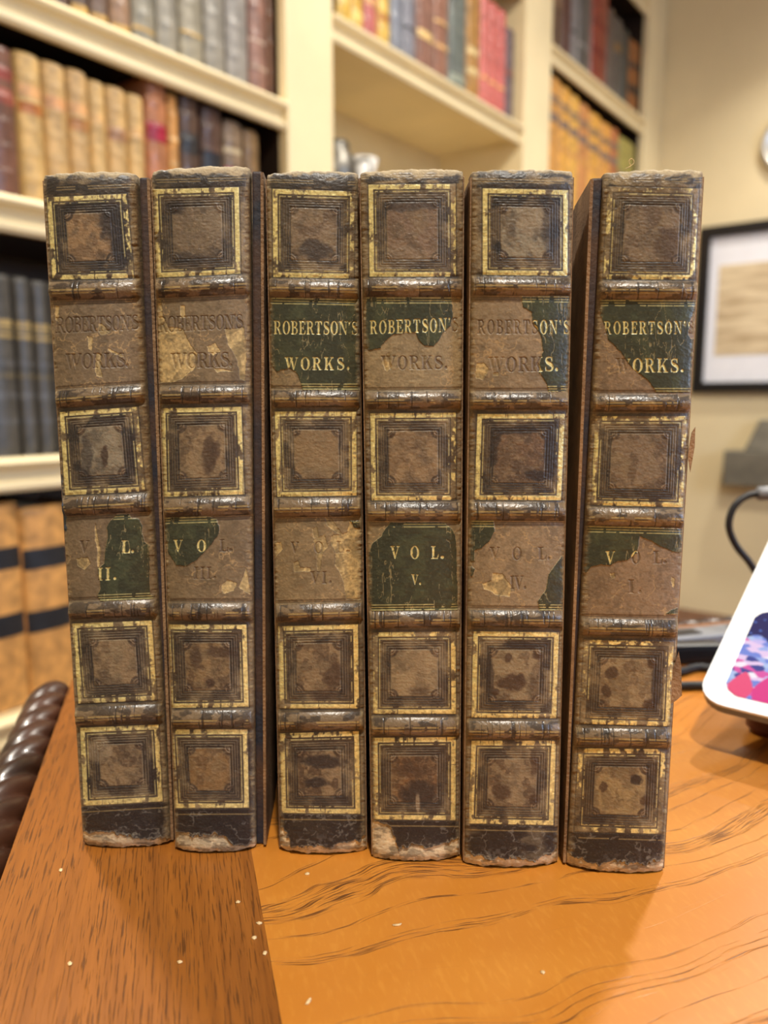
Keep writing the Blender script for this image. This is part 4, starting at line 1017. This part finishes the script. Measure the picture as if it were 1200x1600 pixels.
def zq(ox, oy, s, pts): return [(ox + a / s, oy + b / s) for a, b in pts]
zA_ = lambda p: zq(50, 240, 3.243, p); zB2 = lambda p: zq(400, 240, 3.529, p); zC2 = lambda p: zq(720, 240, 3, p)
zD_ = lambda p: zq(70, 600, 3.4286, p); zE_ = lambda p: zq(400, 600, 3.529, p); zF_ = lambda p: zq(720, 600, 3, p)
VOLS = [
 dict(label='old brown leather volume with bare title panel and green scrap reading L. II.',
  panel=(116, 95, 75),
  spine=((64, 270), (208, 266), (266, 1321), (129, 1324)),
  frames=[[(73, 308.5), (197.5, 303), (209, 434), (82, 437)], [(93, 644), (214.5, 635.5), (226.5, 767.5), (101.5, 774)], [(112, 974.5), (237, 969.5), (245, 1094), (122.5, 1099.5)], [(125, 1137.5), (247.5, 1132.5), (254, 1252), (130.5, 1259)]],
  torn=[(120, 1304), (150, 1303), (180, 1303), (200, 1306), (235, 1311), (270, 1314)],
  volume_label=[zD_([(385, 700), (450, 697), (465, 718), (505, 722), (520, 755), (522, 800), (535, 845), (560, 870), (562, 1130), (585, 1133), (583, 1160), (300, 1168), (285, 1140), (300, 1090), (285, 990), (320, 960), (325, 880), (340, 830), (335, 770), (350, 735)])],
  tan=[zA_([(340, 860), (365, 870), (395, 905), (350, 920), (335, 890)]), zA_([(280, 925), (305, 930), (300, 1000), (285, 990)]), zA_([(385, 985), (470, 1025), (455, 1030), (385, 1000)]), zA_([(325, 1010), (350, 1020), (345, 1080), (355, 1130), (325, 1125), (318, 1100)]), zA_([(118, 770), (138, 775), (135, 850), (118, 840)]), zD_([(170, 935), (230, 930), (245, 965), (215, 995), (175, 975)]), zD_([(270, 740), (285, 820), (300, 900), (290, 980), (280, 980), (282, 900), (268, 800)])],
  text=[((87, 217, 496, 521, 492, 515), "ROBERTSON'S", .61, None), ((102, 201, 553, 577, 551, 574), 'WORKS.', .78, None),
        ((124, 210, 845, 865, 844, 864), 'VOL.', .7, [('V', 0, .18), ('L', .77, .93), ('.', .94, 1.0)]), ((153, 182, 887, 907, 886, 906), 'II.', .9, None)],
  blue=[[(88, 742), (97, 742), (104, 830), (97, 830)], [(86, 700), (93, 700), (95, 735), (88, 735)]],
  blots_sheen=[(178, 345, 26, 34, 0.8, (36, 32, 36)), (192, 395, 16, 30, 0.75, (36, 32, 36)), (90, 400, 9, 34, 0.6, (36, 32, 36)), (163, 715, 4.5, 22, 0.8, (58, 42, 36)), (136, 720, 9, 44, 0.5, (36, 32, 36)), (206, 700, 9, 40, 0.6, (36, 32, 36)), (155, 1172, 20, 20, 0.7, (150, 128, 106)), (137, 1228, 7, 28, 0.75, (36, 32, 36)), (240, 1212, 9, 36, 0.75, (36, 32, 36))],
  joint={1: (.0005, .0042)}, gw={0: .32, 1: .30, 2: .36, 3: .34}, gside={0: 'r', 1: 'r'}, soot={0: .85, 1: .7}, core={0: (132, 96, 68), 1: (126, 106, 88)}, stain={0: .5, 1: .35, 2: .35, 3: .7}),
 dict(label='old brown leather volume with a big flayed tan patch above a green V O scrap',
  panel=(118, 97, 75),
  spine=((235, 264), (388, 256), (399, 1329), (274, 1332)),
  frames=[[(238.5, 296), (373, 292.5), (375.5, 427.5), (245, 433.5)], [(251, 638), (377, 635.5), (381.5, 772.5), (254, 776.5)], [(258.5, 976), (385, 976), (388.5, 1105), (264, 1106.5)], [(264, 1140), (386.5, 1140), (389, 1262), (271.5, 1262.5)]],
  torn=[(268, 1302), (290, 1304), (310, 1307), (335, 1304), (350, 1308), (365, 1319), (385, 1322), (392, 1312), (402, 1306)],
  volume_label=[zD_([(650, 697), (735, 697), (800, 705), (870, 712), (920, 722), (935, 760), (935, 800), (870, 890), (815, 940), (760, 975), (705, 970), (660, 905), (655, 845), (632, 815), (632, 740)])],
  tan=[zA_([(605, 730), (650, 720), (660, 820), (690, 880), (760, 890), (800, 960), (840, 1020), (820, 1090), (760, 1140), (700, 1160), (640, 1160), (600, 1170)]), zA_([(750, 770), (775, 770), (775, 830), (750, 830)]), zA_([(980, 890), (1070, 880), (1085, 960), (1080, 1150), (1050, 1140), (1040, 1050), (990, 960)]), zA_([(885, 975), (930, 960), (960, 1000), (920, 1020), (890, 1000)]), zA_([(920, 1085), (1020, 1100), (940, 1110)]),
       zD_([(1080, 980), (1100, 1130), (1040, 1090)]), zD_([(980, 1050), (1030, 1070), (1010, 1110), (950, 1120), (945, 1080)])],
  text=[((247, 380, 495, 520, 491, 513), "ROBERTSON'S", .61, None), ((266, 363, 552, 576, 550, 574), 'WORKS.', .78, None),
        ((271, 363, 843, 862, 843, 862), 'VOL.', .7, [('V', 0, .16), ('O', .40, .56), ('L', .78, .93), ('.', .94, 1.0)]), ((303, 337, 886, 905, 886, 905), 'III.', .8, None)],
  blots_sheen=[(272, 322, 20, 13, 0.7, (36, 32, 36)), (336, 345, 30, 22, 0.3, (150, 128, 106)), (300, 405, 40, 12, 0.5, (36, 32, 36)), (328, 712, 13, 34, 0.65, (58, 42, 36)), (338, 700, 8, 14, 0.5, (58, 42, 36)), (306, 1028, 10, 20, 0.6, (58, 42, 36)), (345, 1020, 24, 10, 0.65, (58, 42, 36)), (328, 1068, 9, 8, 0.8, (58, 42, 36)), (270, 1220, 7, 40, 0.7, (36, 32, 36)), (394, 1210, 8, 70, 0.85, (36, 32, 36))],
  joint={1: (.0032, .0040)}, gw={0: .28, 1: .26, 2: .28, 3: .30}, soot={0: .55}, core={0: (104, 82, 66), 2: (124, 92, 64), 3: (124, 88, 58)}, stain={0: .2, 1: .5, 2: .7, 3: .5}),
 dict(label='old brown leather volume with almost whole green title label and bare blotchy lower panel',
  panel=(134, 111, 84),
  spine=((415, 268), (559, 266), (572, 1332.5), (437, 1332.5)),
  frames=[[(426, 295.3), (554.4, 299.5), (553, 435), (427, 432.7)], [(429.2, 643.1), (556.7, 643.1), (557.3, 774.3), (433.4, 776.3)], [(434.6, 978.8), (559.2, 975.4), (561, 1107.2), (437.4, 1107.2)], [(437.4, 1146.3), (560.7, 1142.6), (562.9, 1271.5), (440.2, 1270.1)]],
  torn=[(432, 1296), (443, 1297), (452, 1312), (455, 1326), (480, 1324), (512, 1326), (530, 1318), (560, 1314), (575, 1304)],
  title_label=[zB2([(80, 790), (575, 790), (570, 1320), (265, 1320), (230, 1215), (190, 1185), (140, 1190), (115, 1205), (85, 1170)])],
  volume_label=[zE_([(520, 755), (575, 755), (575, 795), (545, 795)])],
  tan=[zE_([(380, 735), (420, 745), (480, 830), (440, 820), (390, 775)]), zE_([(420, 840), (500, 820), (520, 760), (575, 790), (575, 1190), (500, 1190), (480, 1080), (440, 1000), (440, 930), (410, 870)]), zE_([(205, 985), (235, 975), (245, 1010), (300, 1015), (305, 1030), (210, 1035)]), zE_([(315, 860), (372, 830), (400, 900), (365, 940), (350, 1030), (335, 1030), (335, 940)]), zE_([(100, 880), (140, 870), (145, 910), (100, 960)]), zE_([(310, 800), (340, 790), (345, 850), (318, 850)])],
  text=[((428, 559, 501, 522, 502, 523), "ROBERTSON'S", .61, None), ((445, 546, 558, 578, 558, 578), 'WORKS.', .78, None),
        ((454, 547, 847, 865, 846, 864), 'VOL.', .7, [('V', 0, .14), ('O', .39, .55), ('L', .77, .90), ('.', .93, 1.0)]), ((485, 518, 893, 912, 893, 912), 'VI.', .8, None)],
  blots_sheen=[(492, 392, 30, 17, 0.6, (36, 32, 36)), (455, 345, 16, 30, 0.25, (150, 128, 106)), (520, 1055, 14, 22, 0.6, (58, 42, 36)), (505, 1085, 20, 10, 0.5, (58, 42, 36)), (505, 1190, 34, 11, 0.8, (36, 32, 36)), (494, 1222, 24, 9, 0.8, (36, 32, 36)), (520, 1255, 40, 12, 0.5, (36, 32, 36))],
  gw={0: .28, 1: .28, 2: .30, 3: .28}, gside={0: 'r'}, headsoot=.12, core={0: (118, 92, 74), 1: (126, 96, 70)}, stain={0: .45, 1: .1, 2: .65, 3: .95}, bandwear=.05),
 dict(label='old brown leather volume with whole green lower label reading VOL. V and torn title label',
  spine=((562.5, 265), (725, 262), (718, 1343.5), (582, 1344)),
  frames=[[(575.7, 288.7), (711.7, 287.6), (712.3, 432.1), (577.7, 432.1)], [(578.5, 645.9), (712.3, 644.8), (711.7, 781.4), (580.5, 781.9)], [(582.8, 988.2), (711.7, 986.8), (712.6, 1115.7), (582.8, 1115.7)], [(582.8, 1153.1), (712.3, 1152), (711.7, 1281.5), (584.2, 1280)]],
  torn=[(575, 1284), (585, 1285), (605, 1290), (616, 1306), (623, 1328), (640, 1322), (680, 1324), (700, 1316), (722, 1306)],
  title_label=[zB2([(607, 790), (1080, 790), (1082, 900), (1070, 950), (1030, 990), (1000, 1040), (975, 1062), (930, 1058), (900, 1030), (885, 990), (830, 985), (755, 1000), (715, 1035), (690, 1070), (620, 1085), (607, 1060)])],
  volume_label=[zE_([(720, 790), (740, 765), (1040, 765), (1080, 800), (1100, 840), (1105, 880), (1112, 1255), (640, 1260), (625, 1190), (625, 930), (640, 880), (690, 840)])],
  tan=[zB2([(715, 1110), (740, 1095), (745, 1180), (720, 1200), (690, 1160)])],
  text=[((578, 716, 501, 522, 496, 518), "ROBERTSON'S", .61, None), ((595, 699, 556, 578, 556, 577), 'WORKS.', .78, None),
        ((610, 694, 853, 873, 853, 873), 'VOL.', .7, [('V', 0, .17), ('O', .37, .54), ('L', .76, .90), ('.', .93, 1.0)]), ((643, 658, 897, 913, 898, 914), 'V.', .7, None)],
  blots_sheen=[(640, 320, 45, 12, 0.5, (36, 32, 36)), (630, 400, 30, 20, 0.3, (150, 128, 106)), (655, 1080, 20, 8, 0.4, (58, 42, 36)), (655, 1242, 26, 26, 0.75, (36, 32, 36)), (640, 1205, 30, 12, 0.5, (58, 42, 36)), (652, 1258, 4.5, 17, 0.85, (150, 128, 106))],
  gw={0: .30, 1: .27, 2: .35, 3: .30}, gside={0: 'r', 1: 'r', 2: 'l'}, core={0: (112, 84, 68), 1: (132, 100, 74), 2: (142, 112, 84), 3: (110, 74, 50)}, stain={0: .3, 1: .35, 2: .15, 3: .8}, bandwear=.03),
 dict(label='old brown leather volume whose green title label survives only at its right end',
  panel=(136, 112, 88),
  spine=((738, 264), (898, 264), (872, 1353), (726, 1354)),
  frames=[[(754.3, 294.3), (887.3, 297.3), (886.7, 430.7), (754.3, 429.3)], [(746, 646.7), (882.7, 646.7), (876.7, 781.7), (741.7, 781)], [(739.6, 986.6), (873.3, 988), (869, 1122.7), (736.8, 1121.3)], [(736.8, 1157.7), (868.7, 1157.7), (864.5, 1289.3), (732.6, 1286.5)]],
  torn=[(720, 1322), (735, 1334), (760, 1343), (800, 1342), (830, 1346), (845, 1342), (862, 1334), (876, 1318)],
  title_label=[zC2([(285, 670), (520, 670), (517, 1115), (410, 1115), (405, 1080), (370, 1030), (370, 980), (385, 930), (375, 850), (355, 815), (335, 785), (330, 740), (290, 720)])],
  volume_label=[zF_([(48, 635), (155, 638), (160, 690), (135, 735), (95, 770), (68, 780), (65, 830), (45, 835)]), zF_([(475, 800), (480, 1060), (370, 1062), (362, 1020), (400, 960), (410, 890), (450, 840)]), zF_([(45, 850), (65, 870), (55, 900), (45, 900)])],
  tan=[zC2([(72, 985), (110, 980), (130, 1010), (105, 1060), (70, 1050)]), zC2([(150, 1025), (180, 1030), (178, 1045), (150, 1040)]), zF_([(150, 885), (195, 890), (235, 940), (230, 995), (170, 990), (110, 960), (100, 935), (145, 920)])],
  text=[((746, 890, 500, 522, 500, 522), "ROBERTSON'S", .58, None), ((763, 872, 558, 582, 557, 580), 'WORKS.', .78, None),
        ((765, 860, 855, 875, 855, 875), 'VOL.', .7, [('V', 0, .17), ('O', .37, .53), ('L', .80, .94), ('.', .95, 1.0)]), ((797, 822, 900, 921, 900, 921), 'IV.', .7, None)],
  blots_sheen=[(830, 345, 34, 24, 0.45, (150, 128, 106)), (860, 350, 14, 60, 0.5, (36, 32, 36)), (840, 742, 26, 9, 0.8, (36, 32, 36)), (772, 690, 8, 40, 0.7, (36, 32, 36)), (858, 700, 9, 50, 0.7, (36, 32, 36)), (805, 672, 45, 7, 0.7, (36, 32, 36)), (815, 1008, 34, 7, 0.8, (36, 32, 36)), (800, 1066, 22, 13, 0.8, (58, 42, 36)), (775, 1083, 7, 6, 0.8, (58, 42, 36)), (794, 1028, 7, 8, 0.75, (58, 42, 36)), (842, 1025, 12, 6, 0.7, (58, 42, 36)), (765, 1060, 7, 36, 0.6, (36, 32, 36)), (784, 1240, 17, 15, 0.75, (58, 42, 36)), (836, 1250, 10, 10, 0.7, (58, 42, 36)), (835, 1195, 8, 20, 0.6, (58, 42, 36))],  # first entry is a grey-white sheen painted into the leather colour
  gw={0: .26, 1: .27, 2: .27, 3: .33}, headsoot=.12, soot={0: .95, 1: .75, 2: .55, 3: .5}, core={0: (128, 108, 90), 1: (102, 74, 58), 2: (130, 104, 80), 3: (132, 104, 80)}, stain={0: .35, 1: .35, 2: .6, 3: .75}, tailbrown=1.2),
 dict(label='old brown leather volume with diagonally torn green title label, beside the white tablet',
  panel=(128, 103, 83),
  spine=((945, 266), (1102, 263), (1038, 1366), (886, 1357)),
  frames=[[(950, 291.7), (1091.7, 295), (1085, 436.7), (942.7, 436)], [(930, 650), (1074, 650), (1067.3, 792.7), (924, 789.3)], [(912.8, 999.5), (1052.8, 1002.3), (1046.5, 1135.3), (906.5, 1130.8)], [(904, 1169.3), (1040.6, 1171), (1034.3, 1303), (897.8, 1298.8)]],
  torn=[(880, 1318), (888, 1336), (905, 1344), (935, 1352), (960, 1346), (985, 1350), (1010, 1352), (1028, 1344), (1042, 1336)],
  title_label=[zC2([(650, 670), (1118, 680), (1112, 745), (1078, 770), (1065, 850), (1080, 870), (1108, 862), (1098, 1120), (920, 1120), (880, 1065), (800, 1005), (755, 935), (690, 870), (670, 790), (655, 760)])],
  volume_label=[zF_([(580, 655), (1050, 680), (1045, 790), (1010, 790), (940, 765), (895, 735), (840, 715), (830, 790), (780, 825), (740, 830), (700, 850), (655, 845), (610, 860), (590, 885), (572, 870)]), zF_([(1030, 1045), (1030, 1080), (960, 1080), (985, 1060)])],
  tan=[zF_([(700, 885), (720, 890), (725, 905), (705, 915)]), zF_([(985, 905), (1000, 910), (998, 955), (988, 950)])],
  text=[((944, 1084, 502, 522, 502, 522), "ROBERTSON'S", .61, None), ((962, 1068, 560, 582, 560, 582), 'WORKS.', .78, None),
        ((946, 1042, 861, 881, 861, 881), 'VOL.', .7, [('V', 0, .15), ('O', .42, .57), ('L', .78, .93), ('.', .94, 1.0)]), ((982, 1002, 906, 927, 906, 927), 'I.', .95, None)],
  blots_sheen=[(1042, 384, 20, 30, 0.55, (58, 42, 36)), (1022, 335, 14, 20, 0.4, (58, 42, 36)), (1060, 720, 8, 40, 0.6, (36, 32, 36)), (990, 775, 55, 10, 0.5, (36, 32, 36)), (957, 1053, 11, 11, 0.8, (58, 42, 36)), (947, 1080, 8, 9, 0.75, (58, 42, 36)), (1018, 1038, 8, 8, 0.75, (58, 42, 36)), (1026, 1068, 9, 36, 0.65, (36, 32, 36)), (1014, 1101, 9, 10, 0.7, (58, 42, 36)), (994, 1219, 9, 9, 0.85, (36, 32, 36)), (943, 1229, 7, 7, 0.75, (58, 42, 36)), (1008, 1252, 10, 10, 0.7, (58, 42, 36)), (920, 1280, 24, 9, 0.6, (36, 32, 36))],
  joint={0: (.0008, .0034)}, flaps=[[(1074, 712), (1080, 676), (1086, 667), (1085, 698), (1078, 738)], [(1046, 1060), (1060, 1018), (1064, 1040), (1065, 1086), (1056, 1094), (1046, 1100)]],
  threads=[[(978, 262), (986, 258), (992, 252), (988, 246), (984, 250), (986, 256)]], gw={0: .42, 1: .38, 2: .42, 3: .42}, gside={0: 'trl', 1: 'rt', 2: 'lt', 3: 'rl'}, headsoot=-.16, core={0: (116, 92, 76), 1: (112, 88, 72), 2: (134, 106, 80), 3: (140, 110, 78)}, stain={0: .5, 1: .55, 2: .5, 3: .4}),
]
for k, bk in enumerate(VOLS): build_volume(k, bk)
